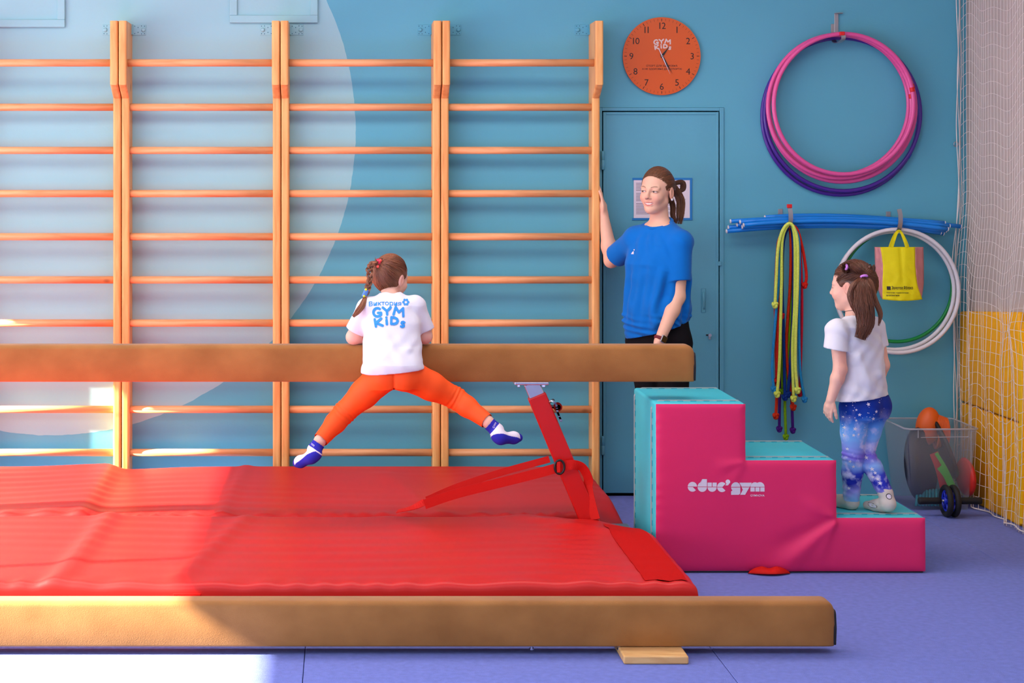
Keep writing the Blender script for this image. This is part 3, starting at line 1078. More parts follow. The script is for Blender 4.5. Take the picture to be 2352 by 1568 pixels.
vv = [bm.verts.new(on_panel(x, -y)) for x, y in tv]
for q in tf:
    try: bm.faces.new([vv[i] for i in q])
    except ValueError: pass
from_bm('lettering', bm, M_PRINT_WHITE, ST)

# ---------------------------------------------------------------- wall clock
cc = W(1520, 129, -0.02)
CK = empty('wall_clock', (cc.x, -0.001, cc.z - 0.209), 'round orange wall clock with black numerals above the door', 'clock')
lathe('clock_face', (cc.x, 0, cc.z), (0, -1, 0), [(0.001, 0.205), (0.016, 0.208), (0.02, 0.207)], M_ORANGE, CK, 72, False)
def flat_vf(V2, F2, y, name, m, parent, cx=0, cz=0, step=0.0):
    if step:
        dy = {i: k * step for k, q in enumerate(F2) for i in q}
        return from_vf(name, [(cx + a, y - dy.get(i, 0), cz + b) for i, (a, b) in enumerate(V2)], F2, m, parent, False)
    return from_vf(name, [(cx + a, y, cz + b) for a, b in V2], [tuple(q[::-1]) for q in F2] if False else F2, m, parent, False)
for i in range(1, 13):
    t = math.radians(90 - 30 * i)
    ds = str(i)
    for q, ch in enumerate(ds):
        V2, F2 = [], []
        off = 0.0 if len(ds) == 1 else (q - 0.5) * (0.016 if i == 11 else 0.021)
        place_text(ch, 0.162 * math.cos(t) + off, 0.162 * math.sin(t), h=0.034, V=V2, F=F2)
        flat_vf(V2, F2, -0.0206, 'numeral', M_PRINT_BLACK, CK, cc.x, cc.z)
V2, F2 = [], []
for i in range(60):
    t = math.radians(6 * i)
    big = i % 5 == 0
    r0, r1, w = (0.186, 0.200, 0.0016) if big else (0.188, 0.200, 0.0006)
    b0 = len(V2)
    for r, s in ((r0, -1), (r1, -1), (r1, 1), (r0, 1)):
        V2.append((r * math.cos(t) - s * w * math.sin(t), r * math.sin(t) + s * w * math.cos(t)))
    F2.append((b0, b0 + 1, b0 + 2, b0 + 3))
flat_vf(V2, F2, -0.0206, 'minute_marks', M_PRINT_BLACK, CK, cc.x, cc.z)['kind'] = 'stuff'
V2, F2 = gymkids_2d(0.003, 0.062, 0.098)
flat_vf(V2, F2, -0.0206, 'white_lettering', mat('cream_print', (226, 200, 190), 0.6), CK, cc.x, cc.z, 0.00002)
V2, F2 = [], []
place_text('СПОРТ ДЛЯ ЗДОРОВЬЯ,', 0.001, -0.052, w=0.168, h=0.0115, V=V2, F=F2)
place_text('А НЕ ЗДОРОВЬЕ ДЛЯ СПОРТА!', 0.001, -0.069, w=0.212, h=0.0115, V=V2, F=F2)
flat_vf(V2, F2, -0.0206, 'slogan', M_PRINT_BLACK, CK, cc.x, cc.z)
def hand_(name, ang, L, back, w, y, m):
    t = math.radians(ang)
    d, p = Vector((math.cos(t), 0, math.sin(t))), Vector((-math.sin(t), 0, math.cos(t)))
    c = Vector((cc.x, y, cc.z))
    pts = [c - d * back - p * w, c - p * w * 1.4 + d * L * 0.2, c + d * L, c + p * w * 1.4 + d * L * 0.2, c - d * back + p * w]
    V = pts + [q + Vector((0, 0.0012, 0)) for q in pts]
    F = [(0, 1, 2, 3, 4), (9, 8, 7, 6, 5)] + [(i, (i + 1) % 5, (i + 1) % 5 + 5, i + 5) for i in range(5)]
    return from_vf(name, V, F, m, CK, False)
hand_('hour_hand', 52, 0.065, 0.008, 0.004, -0.024, M_BLACK)
hand_('minute_hand', -59, 0.108, 0.012, 0.004, -0.0265, M_BLACK)
hand_('second_hand', -66, 0.107, 0.042, 0.0018, -0.029, M_PRINT_WHITE)
lathe('hand_pin', (cc.x, -0.0205, cc.z), (0, -1, 0), [(0, 0.006), (0.010, 0.005), (0.0105, 0.003)], M_STEEL, CK, 16)

# ---------------------------------------------------------------- hooks on the wall
M_REDTIP = mat('red_rubber_tip', (220, 16, 20), 0.5)
def hook(px, py_top, py_bot, label, depth=0.15, top_bracket=None, tip=True):
    """flat steel J-hook: comes out of the wall, dips and turns up in front"""
    a, b_ = W(px, py_top, -depth), W(px, py_bot, -depth)
    r = empty('wall_hook', (a.x, -0.002, b_.z), label, 'hook', 'steel hooks on the teal wall')
    zt, zb = a.z, b_.z
    R = 0.03
    pth = [Vector((a.x - 0.012, -0.004, zb + 0.075)), Vector((a.x - 0.012, -0.005, zb + 0.03)), Vector((a.x - 0.009, -0.02, zb + 0.008)), Vector((a.x - 0.004, -depth * 0.5, zb)), Vector((a.x, -depth + 0.02, zb + 0.006)), Vector((a.x + 0.004, -depth, zb + (zt - zb) * 0.35)), Vector((a.x + 0.003, -depth - 0.006, zb + (zt - zb) * 0.7)), Vector((a.x - 0.003, -depth - 0.003, zt))]
    v, f = ribbon_vf(catmull(pth, 6), Vector((1, 0, 0)), 0.023, 0.004)
    from_vf('hook_strip', v, f, M_STEEL, r, False)
    box('fixing_plate', (a.x - 0.024, -0.006, zb + 0.06), (a.x, -0.0005, zb + 0.105), M_STEEL, r, bev=0.001)
    if tip:
        box('rubber_tip', (a.x - 0.016, -depth - 0.012, zt - 0.008), (a.x + 0.010, -depth + 0.004, zt + 0.012), M_REDTIP, r, bev=0.003)
    return r
h1 = hook(1935, 78, 96, 'steel hook with a red tip holding the pink hoops', 0.13)
a = W(1921, 70, -0.006); zt = W(1921, 30, -0.006).z
v, f = ribbon_vf([Vector((a.x, -0.006, a.z - 0.03)), Vector((a.x, -0.006, zt - 0.004)), Vector((a.x + 0.003, -0.01, zt)), Vector((a.x + 0.03, -0.03, zt + 0.002))], Vector((1, 0, 0.2)), 0.021, 0.004)
bm = bmesh.new()
box_bm(bm, (a.x - 0.0105, -0.008, a.z - 0.04), (a.x + 0.0105, -0.003, zt), 0.001, 1)
box_bm(bm, (a.x - 0.0105, -0.03, zt - 0.004), (a.x + 0.03, -0.003, zt), 0.001, 1)
from_bm('back_strip', bm, M_STEEL, h1)
hook(1814, 474, 527, 'steel hook with a red tip carrying the ropes', 0.15)
hook(2066, 480, 533, 'steel hook without a tip carrying the yellow bag', 0.15, tip=False)

# ---------------------------------------------------------------- hoops
def hoop(name, px, py, R, y, r, m, label, group, tx=0.0, tz=0.0, tape=None, tapem=None):
    """hoop hanging by its top; (px,py) its centre, R its radius in metres"""
    c = W(px, py, y)
    n = 72
    pts = []
    for i in range(n):
        t = 2 * math.pi * i / n
        pts.append(Vector((c.x + R * math.cos(t), c.y + tx * math.cos(t) + tz * (1 - math.sin(t)) / 2, c.z + R * math.sin(t))))
    o = empty(name, (c.x, c.y, c.z - R - r), label, 'hoop', group)
    tube('ring', pts, r, m, o, 12, True)
    for ang in tape or []:
        seg = []
        for k in range(-2, 3):
            t = math.radians(ang + k * 0.9)
            seg.append(Vector((c.x + R * math.cos(t), c.y + tx * math.cos(t) + tz * (1 - math.sin(t)) / 2, c.z + R * math.sin(t))))
        tube('tape_band', seg, r + 0.0012, tapem, o, 12)
    return o
M_HPINK = mat('pink_plastic', (226, 84, 150), 0.32, 0.5)
M_HPURP = mat('purple_plastic', (72, 30, 140), 0.3, 0.5)
M_HWHITE = mat('white_plastic', (226, 220, 222), 0.35, 0.5)
M_HGREEN = mat('green_plastic', (10, 140, 62), 0.35, 0.5)
M_BLUETAPE = mat('blue_tape_band', (30, 60, 190), 0.4)
sc_ = 1 / 435.0
g = 'pink hoops on the upper hook'
hoop('hoop', 1938, 239, 161 * sc_, -0.116, 0.0115, M_HPINK, 'pink hoop at the front of the bundle on the upper hook', g, 0.004, 0.0, [12], M_REDTIP)
hoop('hoop', 1929, 244, 165 * sc_, -0.0925, 0.0115, M_HPINK, 'pink hoop second from the front in the hanging bundle', g, -0.004, 0.0, [8], M_REDTIP)
hoop('hoop', 1934, 248, 170 * sc_, -0.069, 0.0115, M_HPINK, 'pink hoop hanging lowest of the pink ones', g, 0.004, 0.0, [17], M_REDTIP)
hoop('hoop', 1926, 241, 162 * sc_, -0.0455, 0.0115, M_HPINK, 'pink hoop at the back of the bundle on the upper hook', g, 0.0)
g = 'purple hoops behind the pink ones'
hoop('hoop', 1931, 267, 182 * sc_, -0.014, 0.0110, M_HPURP, 'purple hoop hanging lowest, behind the pink hoops', g, 0.0, 0.0, [142, -30], M_BLUETAPE)
hoop('hoop', 1934, 260, 180 * sc_, -0.0225, 0.0105, M_HPURP, 'purple hoop hanging in front of the other purple hoop', g, -0.0, -0.02)
g = 'white hoops on the lower hook'
hoop('hoop', 2060, 668, 141 * sc_, -0.118, 0.0110, M_HWHITE, 'front white hoop of the pair around the yellow bag', g, 0.004, -0.015)
hoop('hoop', 2055, 667, 136 * sc_, -0.088, 0.0110, M_HWHITE, 'rear white hoop of the pair around the yellow bag', g, -0.003, 0.0)
hoop('hoop', 2060, 657, 128 * sc_, -0.06, 0.0095, M_HGREEN, 'green hoop hanging inside the white hoops', None)

# ---------------------------------------------------------------- gymnastic sticks
M_STICK = mat('blue_stick_plastic', (16, 132, 224), 0.25, 0.5)
sticks = [((1679, 508), (1925, 500), (2169, 512), -0.085), ((1758, 499), (1960, 497), (2206, 520), -0.050),
          ((1701, 509.5), (1945, 502), (2180, 519), -0.104), ((1694, 516), (1935, 508), (2174, 524), -0.075),
          ((1674, 522), (1925, 514), (2166, 536), -0.062), ((1709, 516.5), (1945, 507), (2176, 526), -0.128),
          ((1706, 521), (1940, 516), (2172, 529), -0.098), ((1670, 531), (1925, 519), (2160, 534), -0.082)]
slab = ['blue stick with its left end second from the top', 'blue stick lying on top, reaching furthest right into the net', 'blue stick third from the top at the left end',
        'blue stick in the middle of the bunch, left end near the wall', 'blue stick low at the back, its right end lowest', 'blue stick at the front of the bunch, with a clear white end',
        'blue stick just under the front stick of the bunch', 'blue stick lowest of all at the left end']
for (l, mid, r_, y), lb in zip(sticks, slab):
    ea, eb = W(l[0], l[1], y), W(r_[0], r_[1], y)
    mm = W(mid[0], mid[1], y)
    pth = [ea * ((1 - t) * (1 - 2 * t)) + mm * (4 * t * (1 - t)) + eb * (t * (2 * t - 1)) for t in [i / 16 for i in range(17)]]
    o = empty('gymnastic_stick', (mm.x, mm.y, mm.z), lb + ' on the hooks', 'stick', 'blue sticks lying on the two lower hooks')
    tube('rod', pth, 0.0112, M_STICK, o, 12)
    for p, q in ((pth[0], pth[1]), (pth[-1], pth[-2])):
        d = (p - q).normalized()
        lathe('end_plug', p, d, [(0.0, 0.0114), (0.004, 0.0112), (0.0065, 0.008)], M_HWHITE, o, 12)

# ---------------------------------------------------------------- skipping ropes
def knot(p, r, m, parent, seed):
    rr = random.Random(seed)
    pts = []
    for i in range(22):
        t = 2 * math.pi * i / 22
        pts.append(p + Vector(((math.sin(t) + 2 * math.sin(2 * t)) * r * 0.42, math.sin(3 * t) * r * 0.6, (math.cos(t) - 2 * math.cos(2 * t)) * r * 0.42)))
    tube('knot', pts, r * 0.78, m, parent, 7, True)
ropes = [
 ('lime_rope_a', (224, 238, 104), 0.0068, -0.168, [(1780, 700), (1783, 640), (1787, 570), (1797, 530), (1812, 513), (1824, 524), (1832, 560), (1832, 650), (1828, 760), (1827, 840), (1832, 896)], 'pale lime rope whose left end is knotted high up'),
 ('lime_rope_b', (218, 234, 96), 0.0068, -0.158, [(1785, 905), (1790, 840), (1793, 740), (1795, 640), (1796, 560), (1803, 528), (1815, 514), (1822, 526), (1826, 570), (1825, 700), (1820, 800), (1823, 915)], 'pale lime rope with low thick knots at both ends'),
 ('sky_rope', (36, 140, 196), 0.0064, -0.148, [(1777, 893), (1774, 840), (1779, 760), (1788, 650), (1791, 570), (1800, 530), (1813, 516), (1827, 528), (1836, 570), (1835, 740), (1838, 850), (1848, 917)], 'light blue rope ending in the rightmost low knot'),
 ('scarlet_rope', (214, 34, 20), 0.0066, -0.140, [(1784, 875), (1786, 790), (1790, 690), (1791, 590), (1797, 540), (1812, 518), (1830, 526), (1842, 565), (1850, 610), (1852, 640), (1848, 655)], 'scarlet rope with its right end knotted high up'),
 ('crimson_rope', (196, 26, 52), 0.0066, -0.132, [(1795, 725), (1790, 700), (1787, 640), (1788, 570), (1796, 536), (1812, 519), (1830, 532), (1838, 580), (1842, 700), (1839, 830), (1837, 903)], 'crimson rope with a white-tipped knot on its left end'),
 ('orange_red_rope', (206, 48, 14), 0.0068, -0.118, [(1782, 955), (1784, 900), (1782, 780), (1781, 680), (1786, 570), (1795, 538), (1808, 521), (1816, 540), (1815, 650), (1806, 790), (1813, 880), (1822, 935)], 'orange red rope crossing the bunch behind'),
 ('green_rope', (120, 170, 12), 0.0064, -0.108, [(1797, 898), (1796, 800), (1797, 680), (1798, 580), (1803, 540), (1812, 522), (1820, 545), (1819, 650), (1812, 780), (1803, 900), (1805, 1003)], 'green rope reaching down to the turquoise step'),
 ('navy_rope', (8, 50, 130), 0.0068, -0.128, [(1803, 912), (1801, 820), (1799, 740), (1796, 640), (1798, 570), (1804, 536), (1814, 520), (1821, 545), (1823, 650), (1818, 800), (1810, 905)], 'navy blue rope with its two ends knotted together'),
 ('purple_rope', (72, 20, 120), 0.0064, -0.098, [(1790, 985), (1791, 900), (1793, 780), (1796, 650), (1797, 560), (1804, 536), (1814, 523), (1821, 550), (1820, 700), (1817, 850), (1821, 988)], 'dark purple rope with the lowest knots'),
]
for i, (nm, rgb, r, y, pp, lb) in enumerate(ropes):
    m = mat(nm.rsplit('_', 1)[0] + str(i), rgb, 0.75, 0.2, var=0.12, vscale=160, bump=0.5, bscale=220)
    pth = catmull([W(px, py, y if py < 560 else y + 0.03 * min(1, (py - 560) / 250)) for px, py in pp], 6)
    o = empty('skipping_rope', (pth[len(pth) // 2].x, y, pth[0].z), lb, 'rope', 'coloured ropes on the hook')
    tube('cord', pth, r * 1.2, m, o, 8)
    knot(pth[0], r * 1.5, m, o, i)
    knot(pth[-1], r * 1.5, m, o, i + 50)

# ---------------------------------------------------------------- bag
M_BAGY = mat('yellow_paper_cloth', (232, 218, 8), 0.6, 0.3, var=0.05, vscale=14, bump=0.25, bscale=24)
M_BAGP = mat('pink_paper_cloth', (226, 150, 150), 0.6, 0.3, var=0.05, vscale=14, bump=0.3, bscale=24)
yb, yf = -0.150, -0.225
BG = empty('paper_bag', (W(2065, 690, -0.17).x, -0.17, W(2065, 690, -0.17).z), 'crumpled yellow bag with pink sides hanging by yellow handles', 'bag')
rows = 26
prof_f = [(0, 2025, 2105, 568), (0.35, 2029, 2103, 610), (0.7, 2026, 2106, 652), (0.85, 2026, 2112, 672), (1.0, 2026, 2118, 687)]
prof_b = [(0, 2009, 2121, 567), (0.35, 2010, 2122, 612), (0.7, 2014, 2122, 650), (0.85, 2018, 2120, 668), (1.0, 2024, 2116, 684)]
def pinterp(pr, t):
    k = [p[0] for p in pr]
    return [float(np.interp(t, k, [p[i] for p in pr])) for i in (1, 2, 3)]
def wrk(x, z, s): return 0.004 * math.sin(x * 60 + s + 3 * math.sin(z * 31)) * math.sin(z * 47 + 2 * math.sin(x * 40 + s))
cols = 20
V, F = [], []
for i in range(rows + 1):
    t = i / rows
    l, r_, py = pinterp(prof_f, t)
    for j in range(cols + 1):
        s = j / cols
        p = W(l + (r_ - l) * s, py + (3 * math.sin(math.pi * s) if t > 0.95 else -1.0 * math.sin(math.pi * s)), yf)
        b_ = 0.012 * math.sin(math.pi * s) + 0.010 * t - 0.02 * (1 - t) ** 2 - 0.008 * math.exp(-((s - 0.56) / 0.05) ** 2) * (1 - t)
        V.append((p.x, p.y - b_ + wrk(p.x, p.z, 1) * t, p.z))
for i in range(rows):
    for j in range(cols):
        a = i * (cols + 1) + j
        F.append((a, a + cols + 1, a + cols + 2, a + 1))
fr = from_vf('front_panel', V, F, M_BAGY, BG)
sol = fr.modifiers.new('thickness', 'SOLIDIFY'); sol.thickness = 0.0012
front_edge = {-1: [V[i * (cols + 1)] for i in range(rows + 1)], 1: [V[i * (cols + 1) + cols] for i in range(rows + 1)]}
for s in (-1, 1):
    V, F = [], []
    for i in range(rows + 1):
        t = i / rows
        l, r_, py = pinterp(prof_b, t)
        pb = W(l if s < 0 else r_, py, yb)
        pf = Vector(front_edge[s][i])
        for j in range(7):
            u = j / 6
            q = pf.lerp(pb, u)
            q.x += wrk(q.y, q.z, 2 + s) * (1 if 0 < u < 1 else 0) - s * 0.004 * math.sin(math.pi * u)
            V.append(q)
    for i in range(rows):
        for j in range(6):
            a = i * 7 + j
            F.append((a, a + 7, a + 8, a + 1))
    sd = from_vf('side_panel', V, F, M_BAGP, BG)
    sol = sd.modifiers.new('thickness', 'SOLIDIFY'); sol.thickness = 0.0012
V, F = [], []
for i in range(13):
    l, r_, py = pinterp(prof_b, i / 12)
    for j in range(9):
        p = W(l + (r_ - l) * j / 8, py, yb)
        V.append((p.x, p.y, p.z))
for i in range(12):
    for j in range(8):
        a = i * 9 + j
        F.append((a, a + 1, a + 10, a + 9))
from_vf('back_panel', V, F, M_BAGY, BG)
V, F = [], []
for i in range(2):
    for j in range(cols + 1):
        pr = prof_f if i == 0 else prof_b
        l, r_, py = pinterp(pr, 1.0)
        s = j / cols
        p = W(l + (r_ - l) * s, py + 3 * math.sin(math.pi * s), yf if i == 0 else yb)
        V.append((p.x, p.y - (0.012 * math.sin(math.pi * s) + 0.01 if i == 0 else 0), p.z))
for j in range(cols):
    F.append((j, j + 1, j + cols + 2, j + cols + 1))
from_vf('bottom_panel', V, F, M_BAGY, BG)
for (y, xs_, fl) in ((yf + 0.01, ((2049, 568), (2055, 548), (2060, 535), (2066, 530.5), (2071, 536), (2077, 552), (2082, 568)), 0.008), (yb - 0.004, ((2043, 568), (2050, 549), (2057, 536), (2065, 530), (2072, 537), (2080, 552), (2086, 567)), 0.0)):
    pth = catmull([W(a, b_, y + (0.02 if y < -0.2 and b_ < 545 else 0)) for a, b_ in xs_], 5)
    v, f = ribbon_vf(pth, Vector((1, 0.0, 0.15)), 0.012, 0.002)
    from_vf('handle', v, f, M_BAGY, BG, False)
# print on the bag
bvh_bag = BVHTree.FromPolygons([v.co.copy() for v in fr.data.vertices], [tuple(p.vertices) for p in fr.data.polygons])
def on_surface(bvh, pts, faces, name, m, parent, off=0.0015, direction=Vector((0, 1, 0)), step=0.0):
    """project world points along direction on a surface, keep faces whose points all hit"""
    out, ok = [], []
    for p in pts:
        o_ = Vector(p) - direction * 1.0
        hit = bvh.ray_cast(o_, direction)
        if hit[0] is None:
            out.append(Vector(p)); ok.append(False)
        else:
            out.append(hit[0] - direction * off); ok.append(True)
    fs = [q for q in faces if all(ok[i] for i in q)]
    if step:
        for k, q in enumerate(fs):
            for i in q: out[i] = out[i] - direction * (step * k)
    return from_vf(name, out, fs, m, parent, False)
V2, F2 = [], []
place_text('Золотое Яблоко', 2070, -660, w=50, h=7.5, V=V2, F=F2)
place_text('Магазин парфюмерии', 2059, -671.5, w=49, h=3.4, V=V2, F=F2)
place_text('и косметики', 2048, -677.5, w=28, h=3.2, V=V2, F=F2)
b0 = len(V2)
V2 += [(2035, -657), (2043, -657), (2043, -665), (2035, -665)]
F2.append((b0, b0 + 1, b0 + 2, b0 + 3))
on_surface(bvh_bag, [W(x, -y, yf) for x, y in V2], F2, 'lettering', M_PRINT_BLACK, BG, 0.003)

# ---------------------------------------------------------------- clear storage box and what is in it
def clear_plastic(name, rgb, fac):
    m = bpy.data.materials.new(name)
    m.use_nodes = True
    nt = m.node_tree
    b = nt.nodes['Principled BSDF']
    b.inputs['Base Color'].default_value = (*lin(rgb), 1)
    b.inputs['Roughness'].default_value = 0.25
    t = nt.nodes.new('ShaderNodeBsdfTransparent')
    t.inputs[0].default_value = (0.97, 0.975, 0.98, 1)
    mx = nt.nodes.new('ShaderNodeMixShader')
    mx.inputs[0].default_value = fac
    nt.links.new(t.outputs[0], mx.inputs[1])
    nt.links.new(b.outputs[0], mx.inputs[2])
    nt.links.new(mx.outputs[0], nt.nodes['Material Output'].inputs[0])
    return m
M_CLEAR = clear_plastic('clear_plastic', (200, 208, 216), 0.15)
M_CLEAR2 = clear_plastic('clear_plastic_rim', (214, 214, 220), 0.4)
bx0, bx1, by0, by1, bz = 2.862, 3.225, -0.43, -0.05, 0.42
BX = empty('storage_box', ((bx0 + bx1) / 2, (by0 + by1) / 2, 0), 'clear plastic storage box full of gym gear in the corner', 'storage box')
ins = 0.035
def boxring(z, e):
    k = ins * (1 - z / bz)
    return [(bx0 + k + e, by0 + k + e, z), (bx1 - k - e, by0 + k + e, z), (bx1 - k - e, by1 - k - e, z), (bx0 + k + e, by1 - k - e, z)]
bm = bmesh.new()
o1 = [bm.verts.new(p) for p in boxring(0.002, 0)]
o2 = [bm.verts.new(p) for p in boxring(bz, 0)]
i1 = [bm.verts.new(p) for p in boxring(0.006, 0.003)]
i2 = [bm.verts.new(p) for p in boxring(bz, 0.003)]
bm.faces.new(o1[::-1]); bm.faces.new(i1)
for i in range(4):
    j = (i + 1) % 4
    bm.faces.new((o1[i], o1[j], o2[j], o2[i]))
    bm.faces.new((i1[j], i1[i], i2[i], i2[j]))
    bm.faces.new((o2[i], o2[j], i2[j], i2[i]))
bmesh.ops.bevel(bm, geom=[e for e in bm.edges if abs(e.verts[0].co.z - e.verts[1].co.z) > 0.1], offset=0.015, segments=4, profile=0.5, affect='EDGES')
from_bm('tub', bm, M_CLEAR, BX, True)
rim = [Vector(p) for p in boxring(bz, -0.004)]
pth = []
for i in range(4):
    a, b_ = rim[i], rim[(i + 1) % 4]
    pth += [a.lerp(b_, 0.05), a.lerp(b_, 0.5), a.lerp(b_, 0.95)]
tube('rim', pth, 0.005, M_CLEAR2, BX, 8, True)
for px_ in (2109, 2231):
    p = W(px_, 990, by0)
    box('rib', (p.x - 0.002, by0 - 0.003, bz - 0.045), (p.x + 0.002, by0 + 0.004, bz - 0.003), M_CLEAR2, BX)
v, f = ribbon_vf([W(2115, 1004.5, by0 + 0.004), W(2170, 1003.5, by0 + 0.004), W(2224, 1002.5, by0 + 0.004)], Vector((0, 0, 1)), 0.004, 0.003)
from_vf('ledge', v, f, M_CLEAR2, BX, False)
gi = 'gear inside the clear storage box'
def disc(name, c, axis, R, th, m, label, cat, ribs=0):
    o = empty(name, Vector(c) - Vector((0, 0, R)), label, cat, gi)
    pr = [(-th / 2, R * 0.2), (-th / 2, R * 0.86), (-th * 0.36, R * 0.96), (0, R), (th * 0.36, R * 0.96), (th / 2, R * 0.86), (th / 2, R * 0.2)]
    lathe('shell', c, axis, pr, m, o, 40)
    ax = Vector(axis).normalized()
    for k in range(ribs):
        rr = R * (0.3 + 0.55 * k / max(1, ribs - 1))
        u = ax.orthogonal().normalized(); w_ = ax.cross(u)
        for s in (-1, 1):
            tube('ridge', [Vector(c) + ax * (s * th / 2) + (u * math.cos(t) + w_ * math.sin(t)) * rr for t in [2 * math.pi * q / 28 for q in range(28)]], 0.004, m, o, 6, True)
    return o
M_NAVYR = mat('dark_navy_rubber', (20, 24, 38), 0.6)
M_ORB = mat('orange_rubber', (226, 96, 22), 0.5)
disc('balance_cushion', (3.0, -0.24, 0.21), (0.80, -0.58, 0.10), 0.19, 0.07, M_NAVYR, 'big dark balance cushion standing upright in the storage box', 'balance cushion')
disc('balance_cushion', (3.135, -0.17, 0.29), (0.93, -0.10, 0.36), 0.18, 0.026, M_BLACK, 'thin black disc sticking up at the right in the storage box', 'disc')
c = W(2137, 985, -0.2)
o = empty('ribbed_ball', (c.x, c.y, c.z - 0.105), 'orange ball with a ribbed flange showing above the storage box', 'ball', gi)
pr = [(-0.1 * math.cos(t), max(0.004, 0.062 * math.sin(t))) for t in [math.pi * i / 14 for i in range(15)]]
lathe('ball_shell', c + Vector((-0.012, 0, 0.015)), (0.12, -0.05, 1), pr, M_ORB, o, 32)
for k in range(9):
    cz = c + Vector((0.045 + 0.0010 * k, -0.01, -0.01))
    tube('rib', [cz + Vector((-0.022 + 0.006 * k, 0.05 * math.cos(t), 0.09 * math.sin(t) * (1 - 0.03 * k))) for t in [2 * math.pi * q / 26 for q in range(26)]], 0.0045, M_ORB, o, 6, True)
def blade(name, p, q, w, th, m, label, cat):
    v, f = ribbon_vf([Vector(p), Vector(p).lerp(Vector(q), 0.5), Vector(q)], Vector((1, 0, 0.3)), w, th)
    return tag(from_vf(name, v, f, m, None, False), label, cat, gi)
M_LIME = mat('lime_plastic', (80, 200, 50), 0.4)
M_REDP = mat('red_plastic', (210, 40, 30), 0.45)
def strap_item(px0, py0, px1, py1, y0_, y1_, w, m, label):
    a, b_ = W(px0, py0, y0_), W(px1, py1, y1_)
    pth = catmull([a, a.lerp(b_, 0.35) + Vector((0.006, 0, 0.006)), a.lerp(b_, 0.7) + Vector((0.004, 0, 0.004)), b_], 6)
    v, f = ribbon_vf(pth, Vector((1, 0.0, 0.45)), w, 0.004)
    o = from_vf('exercise_band', v, f, m, None, False)
    return tag(o, label, 'band', gi)
strap_item(2150, 1040, 2205, 1150, -0.385, -0.378, 0.018, M_LIME, 'upper green band seen through the clear box')
strap_item(2158, 1072, 2190, 1130, -0.394, -0.388, 0.030, M_LIME, 'lower green band seen through the clear box')
strap_item(2145, 1040, 2175, 1148, -0.372, -0.362, 0.045, M_REDP, 'red band behind the green ones in the box')
c = W(2224, 1095, -0.33)
o = empty('foam_disc', (c.x, c.y, c.z - 0.11), 'red foam disc at the right inside the clear box', 'disc', gi)
lathe('disc_shell', c + Vector((-0.012, 0, 0)), (1, 0.1, 0.05), [(-0.012, 0.02), (-0.012, 0.09), (0, 0.1), (0.012, 0.09), (0.012, 0.02)], M_REDP, o, 32)
M_TEALR = mat('teal_rubber', (20, 140, 150), 0.6)
a = W(2108, 1165, -0.36)
o = empty('massage_mat', (a.x + 0.1, -0.36, 0.01), 'teal ribbed rubber pad at the bottom of the clear box', 'rubber pad', gi)
for k in range(12):
    x = 2.925 + k * 0.0165
    tube('ridge', [Vector((x, -0.385, 0.02)), Vector((x + 0.01, -0.37, 0.045 + 0.022 * math.sin(k * 0.27))), Vector((x + 0.02, -0.345, 0.075 + 0.02 * math.sin(k * 0.27))), Vector((x + 0.03, -0.32, 0.08))], 0.0075, M_TEALR, o, 8)
p = W(2050, 1120, -0.25)
a, b_ = W(2042, 1112, -0.3), W(2078, 1160, -0.3)
# ab wheel
wc = W(2182, 1150, -0.56)
wc.z = 0.081
AW = empty('ab_wheel', (wc.x, wc.y, 0), 'black and blue ab wheel lying before the storage box', 'ab wheel')
M_BLUEP = mat('blue_hub_plastic', (24, 44, 190), 0.4)
for k, s in enumerate((-0.019, 0.019)):
    c = wc + Vector((s, 0, 0))
    wv = empty('wheel', c); wv.parent = AW; wv.matrix_parent_inverse = PINV(AW)
    ty = tube('tyre', [c + Vector((0, math.cos(t) * 0.066, math.sin(t) * 0.066)) for t in [2 * math.pi * q / 40 for q in range(40)]], 0.0145, M_RUBBER, wv, 12, True)
    tube('hub_ring', [c + Vector((0, math.cos(t) * 0.05, math.sin(t) * 0.05)) for t in [2 * math.pi * q / 30 for q in range(30)]], 0.006, M_BLUEP, wv, 8, True)
    lathe('hub', c, (1, 0, 0), [(-0.012, 0.018), (0.012, 0.018)], M_BLUEP, wv, 20)
    for q in range(6):
        t = math.pi * q / 3
        tube('spoke', [c + Vector((0, math.cos(t) * 0.016, math.sin(t) * 0.016)), c + Vector((0, math.cos(t) * 0.05, math.sin(t) * 0.05))], 0.006, M_BLUEP, wv, 6)
tube('axle', [wc - Vector((0.06, 0, 0)), wc + Vector((0.06, 0, 0))], 0.006, M_STEEL, AW, 10)
for s in (-1, 1):
    lathe('grip', wc + Vector((s * 0.10, 0, 0)), (s, 0, 0), [(-0.056, 0.012), (-0.054, 0.0165), (-0.03, 0.0172), (0.0, 0.0165), (0.03, 0.0175), (0.054, 0.0182), (0.058, 0.014)], M_RUBBER, AW, 20)

# ---------------------------------------------------------------- yellow wall pads
M_YEL = mat('yellow_vinyl', (255, 178, 0), 0.5, 0.4, var=0.06, vscale=5, bump=0.1, bscale=10)
M_YEL2 = mat('bright_yellow_band', (250, 196, 4), 0.6)
def pad(y0_, y1_, z0, z1a, z1b, x0, label):
    """soft pad standing on the side wall; top edge slopes from z1a (y0) to z1b (y1)"""
    bm = bmesh.new()
    box_bm(bm, (x0, y1_, z0), (3.324, y0_, z1a), 0.014, 3)
    for v in bm.verts:
        if v.co.z > z0 + 0.2:
            t = (v.co.y - y0_) / (y1_ - y0_)
            v.co.z += (z1b - z1a) * t
    o = empty('wall_pad', (3.33, (y0_ + y1_) / 2, z0), label, 'pad', 'yellow pads on the side wall')
    from_bm('pad_cover', bm, M_YEL, o, True)
    return o
pad(-0.006, -0.79, 0.0, 0.500, 0.500, 3.290, 'lower yellow wall pad behind the net in the corner')
